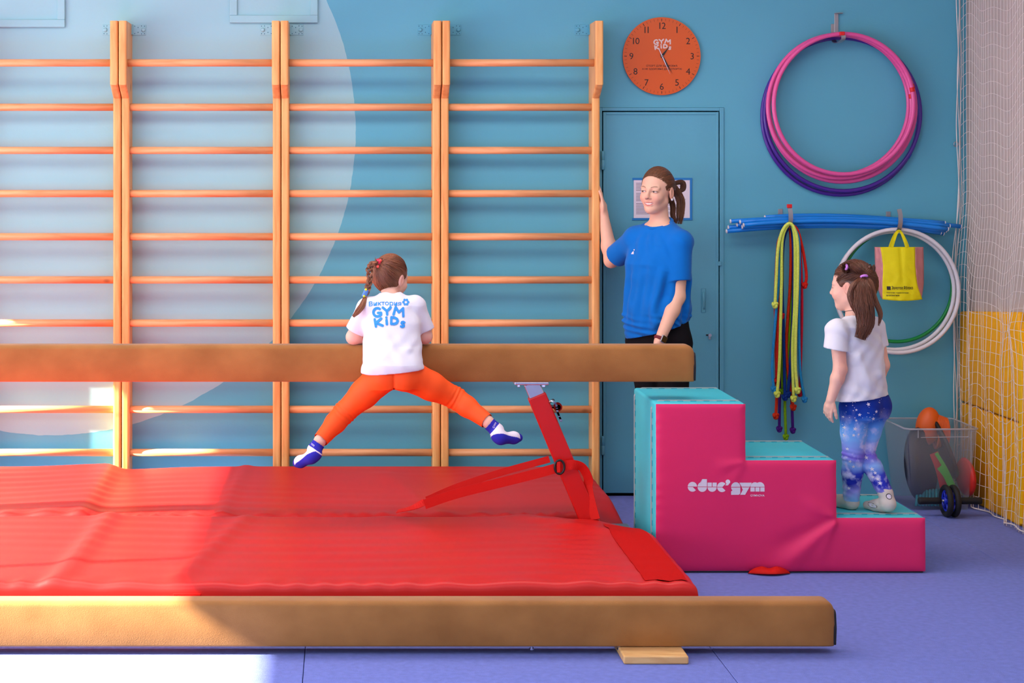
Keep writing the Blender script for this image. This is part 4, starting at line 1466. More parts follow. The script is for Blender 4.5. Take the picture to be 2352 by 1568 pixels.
pad(-0.006, -0.79, 0.507, 0.985, 1.045, 3.285, 'upper yellow wall pad behind the net in the corner')
p3 = pad(-0.80, -1.9, 0.0, 1.0, 1.06, 3.294, 'yellow wall pad at the right edge of the photo')
box('binding_band', (3.284, -0.835, 0.02), (3.3, -0.80, 0.96), M_YEL2, p3, bev=0.002)

# ---------------------------------------------------------------- safety net
M_NET = mat('white_net_cord', (226, 216, 208), 0.8, 0.2)
NT = empty('safety_net', (3.2, -0.7, 0), 'white sports net hanging along the side wall', 'net')
GY, GZ = -0.80, 0.955
def netpt(s, z):
    """s metres from the wall end along the net, z height"""
    y = -0.015 - s
    low = 1 - sstep(0.6, 1.5, z)
    x = 3.256 + 0.034 * sstep(1.05, 1.6, z) + 0.014 * math.sin(s * 13 + 0.5 * math.sin(z * 2)) * (0.45 + 0.55 * low) + 0.012 * math.sin(s * 31 + z * 3.1) * low
    x -= 0.02 * sstep(0.35, 0.0, z) * (0.5 + 0.5 * math.sin(s * 9))
    sag = 0.035 * math.sin(s * 7.5 + 0.8) + 0.02 * math.sin(s * 17)
    zz = z + sag * (0.25 + 0.75 * (1 - low)) + 0.02 * math.sin(s * 40) * low * math.exp(-((z - 0.45) / 0.25) ** 2)
    d2 = ((y - GY) / 0.16) ** 2 + ((z - GZ) / 0.13) ** 2
    k = 0.75 * math.exp(-d2)
    y2, z2 = y + (GY - y) * k, zz + (GZ - zz) * k
    x -= 0.015 * k
    y2 += 0.02 * math.sin(z * 1.9) * sstep(0.0, 0.3, s) * low
    return Vector((min(x, 3.278 + 0.03 * sstep(1.1, 1.4, z)), min(y2, -0.006), max(0.006, z2)))
V, F = [], []
cell = 0.036
ncol, zt = 66, 2.95
zl = [zt * i / 74 for i in range(75)]
for i in range(ncol + 1):
    s = i * cell
    tube_vf([netpt(s, z) for z in zl], 0.0015, 4, V=V, F=F, caps=False)
nrow = 47
for j in range(nrow + 1):
    z = 0.01 + j * 0.0625
    tube_vf([netpt(s_ * cell / 2, z) for s_ in range(2 * ncol + 1)], 0.0013, 4, V=V, F=F, caps=False)
tag(from_vf('netting', V, F, M_NET, NT), kind='stuff')
for k in range(4):
    pth = [netpt(0.0, z) + Vector((-0.008 * k + 0.006 * math.sin(z * 9 + k * 2), -0.004 - 0.006 * k, 0)) for z in zl]
    tube('edge_cord', pth, 0.0028, M_NET, NT, 5)
tube('hem_cord', [netpt(s_ * cell / 2, 0.012) for s_ in range(2 * ncol + 1)], 0.0035, M_NET, NT, 5)
p = W(2196, 331, -0.02)
o = empty('wall_eyelet', (p.x, 0, p.z), 'small steel eyelet fixing the net to the wall', 'eyelet')
tube('eye_ring', [p + Vector((math.cos(t) * 0.012, 0, math.sin(t) * 0.012)) for t in [2 * math.pi * q / 16 for q in range(16)]], 0.003, M_STEEL, o, 6, True)
tube('eye_stem', [p + Vector((0.0, 0, 0)) + Vector((0.012, 0, 0)), Vector((p.x + 0.018, -0.001, p.z + 0.002))], 0.003, M_STEEL, o, 6)

# ---------------------------------------------------------------- people: smooth volumes turned into one surface each
class SDF:
    def __init__(s): s.ops = []
    def cap(s, a, b, ra, rb, k=0.015, op='u'):
        a, b = np.array(a, float), np.array(b, float)
        r = max(ra, rb)
        s.ops.append((op, k, np.minimum(a, b) - r, np.maximum(a, b) + r, ('cap', a, b, ra, rb)))
        return s
    def chain(s, pts, rads, k=0.015, op='u'):
        for i in range(len(pts) - 1): s.cap(pts[i], pts[i + 1], rads[i], rads[i + 1], k, op)
        return s
    def ell(s, c, r, R=None, k=0.015, op='u'):
        c, r = np.array(c, float), np.array(r, float)
        m = r.max()
        s.ops.append((op, k, c - m, c + m, ('ell', c, r, np.eye(3) if R is None else np.array(R, float))))
        return s
    def loft(s, secs, l, f, k=0.015, op='u', e=2.3):
        """secs: (centre, half width, half depth) from bottom to top, along z"""
        cs = np.array([q[0] for q in secs], float)
        w = np.array([q[1] for q in secs], float); d = np.array([q[2] for q in secs], float)
        m = max(w.max(), d.max())
        s.ops.append((op, k, cs.min(0) - m, cs.max(0) + m, ('loft', cs, w, d, np.array(l, float), np.array(f, float), e)))
        return s
    def sub(s, other, k=0.015):
        lo, hi = other.bounds()
        s.ops.append(('u', k, lo, hi, ('sdf', other)))
        return s
    def ev(s, X, Y, Z):
        D = np.full(np.broadcast_shapes(X.shape, Y.shape, Z.shape), 10.0, np.float32)
        for op, k, blo, bhi, q in s.ops:
            if op == 'c':
                D = np.maximum(D, (X - q[1][0]) * q[2][0] + (Y - q[1][1]) * q[2][1] + (Z - q[1][2]) * q[2][2])
            elif op == 'd':
                D = D + q(X, Y, Z)
            else:
                d = s.dist(q, X, Y, Z)
                if op == 's': d = -d
                sg = 1 if op == 'u' else -1
                hh = np.clip(0.5 + 0.5 * sg * (D - d) / k, 0, 1)
                D = D + (d - D) * hh - sg * k * hh * (1 - hh)
        return D
    def cut(s, p, n):
        s.ops.append(('c', 0, None, None, ('cut', np.array(p, float), np.array(n, float) / np.linalg.norm(n))))
        return s
    def disp(s, fn):
        s.ops.append(('d', 0, None, None, fn))
        return s
    def bounds(s):
        lo = np.min([o[2] for o in s.ops if o[0] == 'u'], 0); hi = np.max([o[3] for o in s.ops if o[0] == 'u'], 0)
        return lo, hi
    @staticmethod
    def dist(q, X, Y, Z):
        t = q[0]
        if t == 'sdf': return q[1].ev(X, Y, Z)
        if t == 'cap':
            _, a, b, ra, rb = q
            ab = b - a
            L2 = max(1e-12, ab @ ab)
            px, py, pz = X - a[0], Y - a[1], Z - a[2]
            h = np.clip((px * ab[0] + py * ab[1] + pz * ab[2]) / L2, 0, 1)
            return np.sqrt((px - ab[0] * h) ** 2 + (py - ab[1] * h) ** 2 + (pz - ab[2] * h) ** 2) - (ra + (rb - ra) * h)
        if t == 'ell':
            _, c, r, R = q
            px, py, pz = X - c[0], Y - c[1], Z - c[2]
            k0 = 0; k1 = 0
            for i in range(3):
                u = px * R[i][0] + py * R[i][1] + pz * R[i][2]
                k0 = k0 + (u / r[i]) ** 2
                k1 = k1 + (u / r[i] ** 2) ** 2
            k0 = np.sqrt(k0); k1 = np.sqrt(k1) + 1e-9
            return k0 * (k0 - 1) / k1
        if t == 'loft':
            _, cs, w, d, l, f, e = q
            zz = Z + 0 * X + 0 * Y
            zs = cs[:, 2]
            cx, cy = np.interp(zz, zs, cs[:, 0]), np.interp(zz, zs, cs[:, 1])
            ww, dd = np.interp(zz, zs, w), np.interp(zz, zs, d)
            px, py = X - cx, Y - cy
            u = np.abs(px * l[0] + py * l[1]) / ww; v = np.abs(px * f[0] + py * f[1]) / dd
            r = (u ** e + v ** e + 1e-9) ** (1 / e)
            dr = (r - 1) * np.minimum(ww, dd)
            return np.maximum(dr, np.maximum(zs[0] - zz, zz - zs[-1]))
    def grid(s, lo, hi, h):
        n = np.ceil((hi - lo) / h).astype(int) + 1
        ax = [(lo[i] + h * np.arange(n[i])).astype(np.float32) for i in range(3)]
        D = np.full(n, 10.0, np.float32)
        for op, k, blo, bhi, q in s.ops:
            if op in 'us':
                m = k + 3 * h
                i0 = np.clip(((blo - m - lo) / h).astype(int), 0, n); i1 = np.clip(((bhi + m - lo) / h).astype(int) + 2, 0, n)
                if (i1 <= i0).any(): continue
                sl = tuple(slice(i0[i], i1[i]) for i in range(3))
                X, Y, Z = ax[0][sl[0]][:, None, None], ax[1][sl[1]][None, :, None], ax[2][sl[2]][None, None, :]
                d = s.dist(q, X, Y, Z)
                A = D[sl]
                if op == 'u':
                    hh = np.clip(0.5 + 0.5 * (A - d) / k, 0, 1) if k > 0 else (d < A).astype(np.float32)
                    D[sl] = A + (d - A) * hh - k * hh * (1 - hh)
                else:
                    d = -d
                    hh = np.clip(0.5 + 0.5 * (d - A) / k, 0, 1)
                    D[sl] = A + (d - A) * hh + k * hh * (1 - hh)
            else:
                X, Y, Z = ax[0][:, None, None], ax[1][None, :, None], ax[2][None, None, :]
                if op == 'c':
                    _, p, nn = q
                    D = np.maximum(D, (X - p[0]) * nn[0] + (Y - p[1]) * nn[1] + (Z - p[2]) * nn[2]).astype(np.float32)
                else:
                    near = np.abs(D) < 0.04
                    I = np.nonzero(near)
                    D[I] += q(ax[0][I[0]], ax[1][I[1]], ax[2][I[2]])
        return D
    def mesh(s, h, lo=None, hi=None):
        if lo is None:
            lo, hi = s.bounds()
            lo, hi = lo - 3 * h - 0.02, hi + 3 * h + 0.02
        lo, hi = np.array(lo, float), np.array(hi, float)
        return surface_nets(s.grid(lo, hi, h), lo, h)
    def mesh_multi(s, h, fine):
        """coarse surface with finer boxes [(lo, hi, h)]"""
        v, f = s.mesh(h)
        c = v[f].mean(1)
        keep = np.ones(len(f), bool)
        for lo, hi, hf in fine:
            e = h * 0.8
            keep &= ~((c > np.array(lo) + e).all(1) & (c < np.array(hi) - e).all(1))
        VV, FF = [v], [f[keep]]
        n = len(v)
        for lo, hi, hf in fine:
            v2, f2 = s.mesh(hf, lo, hi)
            VV.append(v2); FF.append(f2 + n); n += len(v2)
        v, f = np.concatenate(VV), np.concatenate(FF)
        used = np.unique(f)
        mp = np.full(len(v), -1); mp[used] = np.arange(len(used))
        return v[used], mp[f]

def surface_nets(D, lo, h):
    ins = D < 0
    n = np.array(D.shape)
    cnt = np.zeros(n - 1, np.int8)
    for a in (0, 1):
        for b in (0, 1):
            for c in (0, 1):
                cnt += ins[a:n[0] - 1 + a, b:n[1] - 1 + b, c:n[2] - 1 + c]
    act = (cnt > 0) & (cnt < 8)
    ids = np.argwhere(act)
    idx = np.full(n - 1, -1, np.int32)
    idx[act] = np.arange(len(ids))
    acc = np.zeros((len(ids), 3)); num = np.zeros(len(ids))
    I, J, K = ids.T
    for ax in range(3):
        o = [i for i in range(3) if i != ax]
        for a in (0, 1):
            for b in (0, 1):
                p0 = [0, 0, 0]; p0[o[0]] = a; p0[o[1]] = b
                p1 = list(p0); p1[ax] = 1
                d0 = D[I + p0[0], J + p0[1], K + p0[2]]; d1 = D[I + p1[0], J + p1[1], K + p1[2]]
                x = (d0 < 0) != (d1 < 0)
                t = np.where(x, d0 / np.where(x, d0 - d1, 1), 0)
                for q in range(3):
                    acc[:, q] += np.where(x, p0[q] + (t if q == ax else 0), 0)
                num += x
    V = lo + h * (ids + acc / num[:, None])
    F = []
    for ax in range(3):
        o = [(ax + 1) % 3, (ax + 2) % 3]
        sl0 = [slice(None)] * 3; sl1 = [slice(None)] * 3
        sl0[ax] = slice(0, n[ax] - 1); sl1[ax] = slice(1, n[ax])
        for q in o:
            sl0[q] = slice(1, n[q] - 1); sl1[q] = slice(1, n[q] - 1)
        A, B = ins[tuple(sl0)], ins[tuple(sl1)]
        ch = np.argwhere(A != B)
        if not len(ch): continue
        sgn = A[tuple(ch.T)]
        base = ch.copy()
        for q in o: base[:, q] += 1
        def cell(da, db):
            c = base.copy()
            c[:, o[0]] -= da; c[:, o[1]] -= db
            return idx[tuple(c.T)]
        q = np.stack([cell(1, 1), cell(0, 1), cell(0, 0), cell(1, 0)], 1)
        q[~sgn] = q[~sgn][:, ::-1]
        F.append(q)
    return V, np.concatenate(F)

def np_mesh(name, V, F, m, parent=None, col=None):
    me = bpy.data.meshes.new(name)
    me.vertices.add(len(V)); me.vertices.foreach_set('co', np.asarray(V, np.float32).ravel())
    me.loops.add(F.size); me.loops.foreach_set('vertex_index', F.astype(np.int32).ravel())
    me.polygons.add(len(F)); me.polygons.foreach_set('loop_start', np.arange(0, F.size, 4, dtype=np.int32))
    me.polygons.foreach_set('loop_total', np.full(len(F), 4, np.int32))
    me.polygons.foreach_set('use_smooth', np.ones(len(F), bool))
    me.update(calc_edges=True)
    if col is not None:
        at = me.color_attributes.new('Col', 'FLOAT_COLOR', 'POINT')
        at.data.foreach_set('color', np.concatenate([col, np.ones((len(col), 1))], 1).astype(np.float32).ravel())
    return link(name, me, m, parent)

def bvh_of(V, F):
    return BVHTree.FromPolygons([Vector(v) for v in V], [tuple(int(i) for i in q) for q in F])

SKIN = np.array(lin((232, 184, 156)))
M_SKIN = vcol_mat('skin', 0.5, 0.35, sss=0.12, var=0.04, vscale=40)
M_HAIR = vcol_mat('brown_hair', 0.42, 0.5)
A3 = lambda v: np.array(v, float)

class Head:
    """local axes: forward, left, up; s scales an adult head"""
    def __init__(s, c, yaw_dir, pitch=0.0, roll=0.0, size=1.0, child=False):
        f = Vector((yaw_dir[0], yaw_dir[1], 0)).normalized()
        l = Vector((-f.y, f.x, 0))
        u = Vector((0, 0, 1))
        R = Matrix.Rotation(pitch, 3, l)
        f, u = R @ f, R @ u
        R = Matrix.Rotation(roll, 3, f)
        l, u = R @ l, R @ u
        s.c, s.f, s.l, s.u, s.s, s.child = A3(c), A3(f), A3(l), A3(u), size, child
        s.R = np.array([s.f, s.l, s.u])
    def P(s, f, l, u): return s.c + s.s * (f * s.f + l * s.l + u * s.u)
    def loc(s, V): return ((np.asarray(V) - s.c) @ s.R.T) / s.s
    def add(s, S):
        k = s.s
        E = lambda f, l, u, rf, rl, ru, kk=0.02, op='u': S.ell(s.P(f, l, u), (rf * k, rl * k, ru * k), s.R, kk * k, op)
        C = lambda a, b, ra, rb, kk=0.01, op='u': S.cap(s.P(*a), s.P(*b), ra * k, rb * k, kk * k, op)
        if s.child:
            E(-0.012, 0, 0.028, 0.100, 0.080, 0.088)
            E(0.030, 0, -0.040, 0.062, 0.060, 0.066, 0.03)
            C((0.070, 0, -0.088), (0.062, 0, -0.085), 0.018, 0.02, 0.025)
        else:
            E(-0.012, 0, 0.026, 0.099, 0.075, 0.086)
            E(0.028, 0, -0.038, 0.062, 0.052, 0.070, 0.03)
            C((0.076, 0, -0.094), (0.066, 0, -0.09), 0.015, 0.02, 0.025)
        for sg in (-1, 1):
            C((0.0, sg * (0.047 if s.child else 0.043), -0.056), (0.062, sg * 0.013, -0.090), 0.017, 0.015, 0.03)
            E(0.064, sg * 0.033, -0.032, 0.024, 0.023, 0.022, 0.03)
            # eye socket then eyeball
            E(0.103, sg * 0.032, 0.002, 0.020, 0.020, 0.013, 0.012, 's')
            E(0.0735, sg * 0.031, 0.001, 0.0165, 0.0165, 0.0135, 0.004)
            C((0.086, sg * 0.012, 0.021), (0.071, sg * 0.046, 0.020), 0.0055, 0.004, 0.02)
            E(0.096, sg * 0.011, -0.032, 0.009, 0.007, 0.006, 0.006)
            # ear
            E(-0.010, sg * (0.082 if s.child else 0.080), -0.010, 0.020, 0.009, 0.033, 0.006)
            E(-0.006, sg * (0.091 if s.child else 0.089), -0.006, 0.011, 0.006, 0.021, 0.004, 's')
        nl = 0.104 if s.child else 0.109
        C((0.090, 0, 0.012), (nl, 0, -0.022), 0.0072, 0.0085, 0.012)
        E(nl + 0.001, 0, -0.026, 0.0105, 0.010, 0.009, 0.008)
        # lips
        for (z, r, ff) in ((-0.0545, 0.0056, 0.089), (-0.069, 0.0066, 0.087)):
            pts = [s.P(ff - 22 * l * l, l, z + 9 * l * l) for l in (-0.024, -0.012, 0, 0.012, 0.024)]
            S.chain(pts, [k * r * q for q in (0.45, 0.9, 1, 0.9, 0.45)], 0.006 * k)
        S.cap(s.P(0.100, -0.014, -0.062), s.P(0.100, 0.014, -0.062), 0.0035 * k, 0.0035 * k, 0.003 * k, 's')
    def colour(s, V, skin, brow, smile=True):
        L = s.loc(V)
        f, l, u = L.T
        col = np.tile(skin, (len(V), 1)).astype(float)
        def mix(mask, c):
            m = np.clip(mask, 0, 1)[:, None]
            col[:] = col * (1 - m) + np.array(lin(c)) * m
        front = (f > 0.045) & (np.abs(l) < 0.06) & (u > -0.09) & (u < 0.05)
        al = np.abs(l)
        ss = lambda a, b, x: np.clip((x - a) / (b - a), 0, 1)
        blush = front * np.exp(-((al - 0.04) / 0.018) ** 2 - ((u + 0.03) / 0.02) ** 2) * 0.35
        mix(blush, (226, 140, 122))
        mix(front * np.exp(-((l) / 0.012) ** 2 - ((u + 0.028) / 0.012) ** 2) * 0.3, (214, 130, 112))
        um = -0.062 + 9 * l * l
        w = np.clip(1 - (l / 0.025) ** 2, 0, 1)
        lips = front * (np.abs(u - um) < 0.0105 * np.sqrt(w)) * (w > 0.02)
        mix(lips * 0.85, (196, 104, 100))
        if smile:
            mix(front * (np.abs(u - um - 0.0008) < 0.0040 * w) * (w > 0.12), (240, 228, 218))
        eu, el = u - 0.001, al - 0.031
        inside = 1 - np.sqrt((el / 0.0138) ** 2 + ((eu + 6 * el * el) / 0.0042) ** 2)
        mix(front * ss(-0.6, -0.1, inside) * 0.45, (150, 96, 78))
        mix(front * ss(0.0, 0.25, inside), (222, 212, 208))
        gx = np.where(l > 0, el, -el)
        mix(front * ss(0.0, 0.2, inside) * (np.hypot(l - np.sign(l) * 0.031 + 0.003, eu) < 0.0055), (62, 48, 42))
        lash = front * (np.abs(eu - 0.0040 + 10 * el * el) < 0.0018) * (np.abs(el) < 0.0150)
        mix(lash * 0.8, (70, 44, 36))
        bu = 0.0265 - 14 * (al - 0.034) ** 2
        mix(front * np.clip(1.5 - np.abs(u - bu) / 0.0026, 0, 1) * ss(0.012, 0.016, al) * ss(0.050, 0.040, al) * 0.7, brow)
        mix((np.abs(f - 0.096) < 0.02) * (np.hypot(al - 0.007, (u + 0.0355)) < 0.0034), (120, 60, 52))
        ear = (al > 0.07) & (np.abs(f + 0.005) < 0.03)
        mix(ear * 0.25, (220, 120, 100))
        return col

def hand_prims(S, wrist, d, palm, size=1.0, curl=(0.35, 0.4, 0.45, 0.5), thumb=(0.6, 0.5), left=True, spread=0.05):
    """d towards the fingers, palm = direction the palm faces; the thumb leaves the side of the palm"""
    w, d, n = Vector(wrist), Vector(d).normalized(), Vector(palm)
    n = (n - d * n.dot(d)).normalized()
    side = d.cross(n) * (1 if left else -1)          # towards the thumb
    k = size
    pc = w + d * 0.045 * k
    ax = np.array([d, side, n])
    S.ell(A3(pc), (0.052 * k, 0.040 * k, 0.016 * k), ax, 0.012 * k)
    S.cap(A3(w), A3(pc), 0.022 * k, 0.024 * k, 0.014 * k)
    lens = (0.072, 0.080, 0.074, 0.058)
    for i in range(4):
        off = (0.029, 0.010, -0.010, -0.028)[i]
        base = w + d * (0.082 - 0.004 * abs(i - 1)) * k + side * off * k
        p = base - d * 0.02 * k
        ang = 0.0
        pts = [p, base]
        sp = spread * (1.2 - i)
        for j, part in enumerate((0.45, 0.30, 0.25)):
            ang += curl[i] * (0.8, 1.1, 0.7)[j]
            dirv = (d * math.cos(ang) + n * math.sin(ang) + side * sp).normalized()
            pts.append(pts[-1] + dirv * lens[i] * part * k)
        r0 = (0.0092, 0.0095, 0.009, 0.008)[i] * k
        S.chain([A3(q) for q in pts], [r0 * 1.05, r0 * 1.02, r0, r0 * 0.92, r0 * 0.8], 0.0025 * k)
    tb = w + d * 0.025 * k + side * 0.026 * k + n * 0.004 * k
    t1 = tb + (d * math.cos(thumb[0]) + side * math.sin(thumb[0]) + n * 0.25).normalized() * 0.040 * k
    t2 = t1 + (d * math.cos(thumb[1]) + side * math.sin(thumb[1]) * 0.7 + n * 0.45).normalized() * 0.032 * k
    t3 = t2 + (d * math.cos(thumb[1]) + side * math.sin(thumb[1]) * 0.4 + n * 0.55).normalized() * 0.022 * k
    S.chain([A3(tb), A3(t1), A3(t2), A3(t3)], [0.015 * k, 0.0112 * k, 0.0102 * k, 0.008 * k], 0.006 * k)

class Strands:
    def __init__(s): s.V, s.F, s.C = [], [], []
    def add(s, path, r, rgb, sides=3):
        n0 = len(s.V)
        n = len(path)
        tube_vf(path, r, sides, V=s.V, F=s.F, caps=False)
        s.C += [rgb] * (len(s.V) - n0)
    def build(s, name, m, parent):
        F = np.array(s.F, int)
        return np_mesh(name, np.array([tuple(v) for v in s.V]), F, m, parent, np.array(s.C))

def hair_rgb(rr, base, spread=0.35):
    k = 1 + rr.uniform(-spread, spread)
    b = np.array(lin(base)) * k
    return tuple(np.clip(b * np.array([1 + rr.uniform(0, 0.12), 1, 1 - rr.uniform(0, 0.1)]), 0, 1))

def cap_strands(S, H, starts, tie, base, rr, radii, lift=0.004, n=12, r0=0.0022, tiejit=0.008):
    """strands combed over the skull from start directions to the tie (local coordinates, ellipsoid radii)"""
    rad = np.array(radii[:3]); cen = np.array(radii[3])
    t_ = (np.array(tie) - cen) / rad
    for st in starts:
        a = (np.array(st) - cen) / rad
        a = a / np.linalg.norm(a)
        tj = np.array(tie) + np.array([rr.gauss(0, tiejit) for _ in range(3)])
        b = (tj - cen) / rad
        lb = np.linalg.norm(b); b = b / lb
        om = math.acos(max(-1, min(1, a @ b)))
        path = []
        jit = rr.uniform(-0.3, 0.3)
        for i in range(n + 1):
            t = i / n
            if om < 1e-3: q = a
            else: q = (math.sin((1 - t) * om) * a + math.sin(t * om) * b) / math.sin(om)
            sc = 1 + (lb - 1) * max(0, (t - 0.75) / 0.25) ** 2 * (1 if lb > 1 else 0)
            p = cen + q * (rad + lift * (0.4 + math.sin(math.pi * min(1, t * 1.1)) * (0.8 + jit))) * sc
            path.append(Vector(H.P(*p)))
        rr_ = r0 * rr.uniform(0.7, 1.3)
        S.add(path, [rr_ * H.s * (0.45 + 0.55 * min(1, 3 * i / n)) for i in range(n + 1)], hair_rgb(rr, base))

def tail_strands(S, path, widths, count, base, rr, r=0.0022, flat=0.6, across=None, end_jit=0.03, sides=3):
    """bundle of strands along a path; widths = bundle radius at each path point"""
    pts = catmull(path, 5)
    ws = np.interp(np.linspace(0, 1, len(pts)), np.linspace(0, 1, len(widths)), widths)
    for _ in range(count):
        a, q = rr.uniform(0, 2 * math.pi), math.sqrt(rr.random())
        ox, oy = math.cos(a) * q, math.sin(a) * q * flat
        ph = rr.uniform(0, 6.28)
        cutn = len(pts) - rr.randint(0, max(1, int(len(pts) * end_jit * 4)))
        pp = []
        for i in range(cutn):
            t = (pts[min(i + 1, len(pts) - 1)] - pts[max(i - 1, 0)]).normalized()
            u = (across or Vector((1, 0, 0)))
            u = (u - t * u.dot(t)).normalized()
            v = t.cross(u)
            wv = 0.12 * math.sin(ph + i * 0.5)
            pp.append(pts[i] + u * (ws[i] * (ox + wv)) + v * (ws[i] * (oy + wv * 0.5)))
        n = len(pp)
        S.add(pp, [r * (1.0 if i < n * 0.75 else 1 - 0.8 * (i - n * 0.75) / (n * 0.25)) for i in range(n)], hair_rgb(rr, base), sides)

def fold(x, y, z, p, d, amp, wid, L):
    """one soft cloth fold starting at p running along d (vectors), 3-D"""
    p, d = A3(p), A3(d) / np.linalg.norm(A3(d))
    qx, qy, qz = x - p[0], y - p[1], z - p[2]
    t = qx * d[0] + qy * d[1] + qz * d[2]
    r2 = qx ** 2 + qy ** 2 + qz ** 2 - t ** 2
    env = np.clip(t / 0.03, 0, 1) * np.clip((L - t) / (0.4 * L), 0, 1)
    return -amp * env * np.exp(-r2 / wid ** 2)

def sleeve(S, sh, end, r0, r1, n, k, wall=0.011, deep=0.03):
    """tube sleeve cut off square at its end, hollow there"""
    T = SDF()
    d = A3(n) / np.linalg.norm(n)
    T.chain([sh, end + d * 0.03], [r0, r1], 0.01)
    T.cut(end, d)
    S.sub(T, k)

def ring(name, c, n, r, th, m, parent, wide=1.0):
    n = Vector(n).normalized(); a = n.orthogonal().normalized(); b = n.cross(a)
    return tube(name, [Vector(c) + a * (math.cos(t) * r) + b * (math.sin(t) * r) for t in [2 * math.pi * i / 20 for i in range(20)]], th, m, parent, 8, True, flat=wide)

M_BLUECLOTH = mat('royal_blue_cotton', (0, 108, 196), 0.85, 0.15, var=0.03, vscale=8, bump=0.12, bscale=500, sheen=0.1)
M_BLACKCLOTH = mat('black_leggings_cloth', (18, 16, 20), 0.85, 0.15)
M_WHITECLOTH = mat('white_cotton', (220, 220, 226), 0.85, 0.15, bump=0.1, bscale=400)
M_ORANGECLOTH = mat('neon_orange_lycra', (255, 88, 24), 0.62, 0.3, bump=0.05, bscale=400)

# ---------------------------------------------------------------- woman by the wall bars
rr = random.Random(3)
PW = empty('person', (1.6, -0.42, 0), 'woman in royal blue t-shirt and black leggings, one hand on the wall bars', 'person')
ba = math.radians(46)
bf = np.array([-math.sin(ba), -math.cos(ba), 0]); bl = np.array([math.cos(ba), -math.sin(ba), 0])
B0 = np.array([1.603, -0.42, 0])
def BP(f, l, z): return B0 + bf * f + bl * l + np.array([0, 0, z])
ha = math.radians(37)
HW = Head(W(1508, 438, -0.43), (-math.sin(ha), -math.cos(ha)), pitch=math.radians(3), roll=math.radians(-2), size=0.985)
shR, elR, wrR = A3(W(1462, 548, -0.33)), A3(W(1404, 598, -0.15)), A3(W(1386, 492, -0.105))
shL, elL, wrL = A3(W(1562, 556, -0.535)), A3(W(1557, 682, -0.56)), A3(W(1514, 784, -0.63))
S = SDF()
secs = [(BP(0.0, 0, 0.80), 0.150, 0.105), (BP(0, 0, 0.90), 0.165, 0.112), (BP(0, 0, 1.02), 0.135, 0.095), (BP(0, 0, 1.12), 0.128, 0.09),
        (BP(0.0, 0, 1.25), 0.150, 0.105), (BP(0, 0, 1.36), 0.150, 0.09), (BP(-0.01, 0, 1.42), 0.10, 0.065), (BP(-0.01, 0, 1.45), 0.055, 0.05)]
S.loft(secs, bl, bf, 0.03)
neck_b, neck_t = BP(-0.012, 0, 1.42), HW.P(-0.02, 0, -0.045)
S.cap(neck_b, neck_t, 0.050, 0.044, 0.025)
S.cap(BP(-0.01, -0.02, 1.435), shR, 0.05, 0.052, 0.03); S.cap(BP(-0.01, 0.02, 1.435), shL, 0.05, 0.052, 0.03)
S.chain([shR, elR], [0.047, 0.036], 0.02)
S.chain([elR, elR + (wrR - elR) * 0.3, wrR], [0.036, 0.038, 0.0245], 0.02)
S.chain([shL, elL], [0.046, 0.0355], 0.02)
S.chain([elL, elL + (wrL - elL) * 0.3, wrL], [0.034, 0.0355, 0.025], 0.02)
hand_prims(S, wrR, (-0.10, -0.02, 1), (-1, 0.1, -0.05), 0.95, (0.12, 0.1, 0.1, 0.12), (0.75, 0.45), left=False, spread=0.02)
hand_prims(S, wrL, (-0.25, -0.1, -1), (-0.6, 0.5, 0), 0.95, (0.3, 0.35, 0.4, 0.45), (0.5, 0.4), left=True)
for sg in (-1, 1):
    hip, kn, an = BP(0, sg * 0.085, 0.86), BP(-0.02, sg * 0.07 + 0.015, 0.48), BP(-0.10, sg * 0.06 + 0.04, 0.08)
    S.chain([hip, kn, an], [0.085, 0.055, 0.036], 0.03)
    S.chain([an - np.array([0, 0, 0.03]), BP(-0.03, sg * 0.062 + 0.045, 0.035), BP(0.04, sg * 0.064 + 0.05, 0.026)], [0.034, 0.034, 0.024], 0.02)
HW.add(S)
hb = HW.c
v, f = S.mesh_multi(0.0055, [(hb - 0.135, hb + 0.135, 0.0018), (wrR + np.array([-0.07, -0.09, 0.01]), wrR + np.array([0.07, 0.07, 0.2]), 0.0026)])
np_mesh('body', v, f, M_SKIN, PW, HW.colour(v, SKIN, (104, 66, 44)))
# leggings
S = SDF()
secs = [(BP(0.0, 0, 0.78), 0.155, 0.115), (BP(0, 0, 0.86), 0.172, 0.125), (BP(0, 0, 0.95), 0.160, 0.115), (BP(0, 0, 1.04), 0.148, 0.105)]
S.loft(secs, bl, bf, 0.03)
for sg in (-1, 1):
    hip, kn, an = BP(0, sg * 0.085, 0.86), BP(-0.02, sg * 0.07 + 0.015, 0.48), BP(-0.095, sg * 0.06 + 0.038, 0.11)
    S.chain([hip, kn, an], [0.092, 0.062, 0.043], 0.03)
v, f = S.mesh(0.0065)
np_mesh('leggings', v, f, M_BLACKCLOTH, PW)
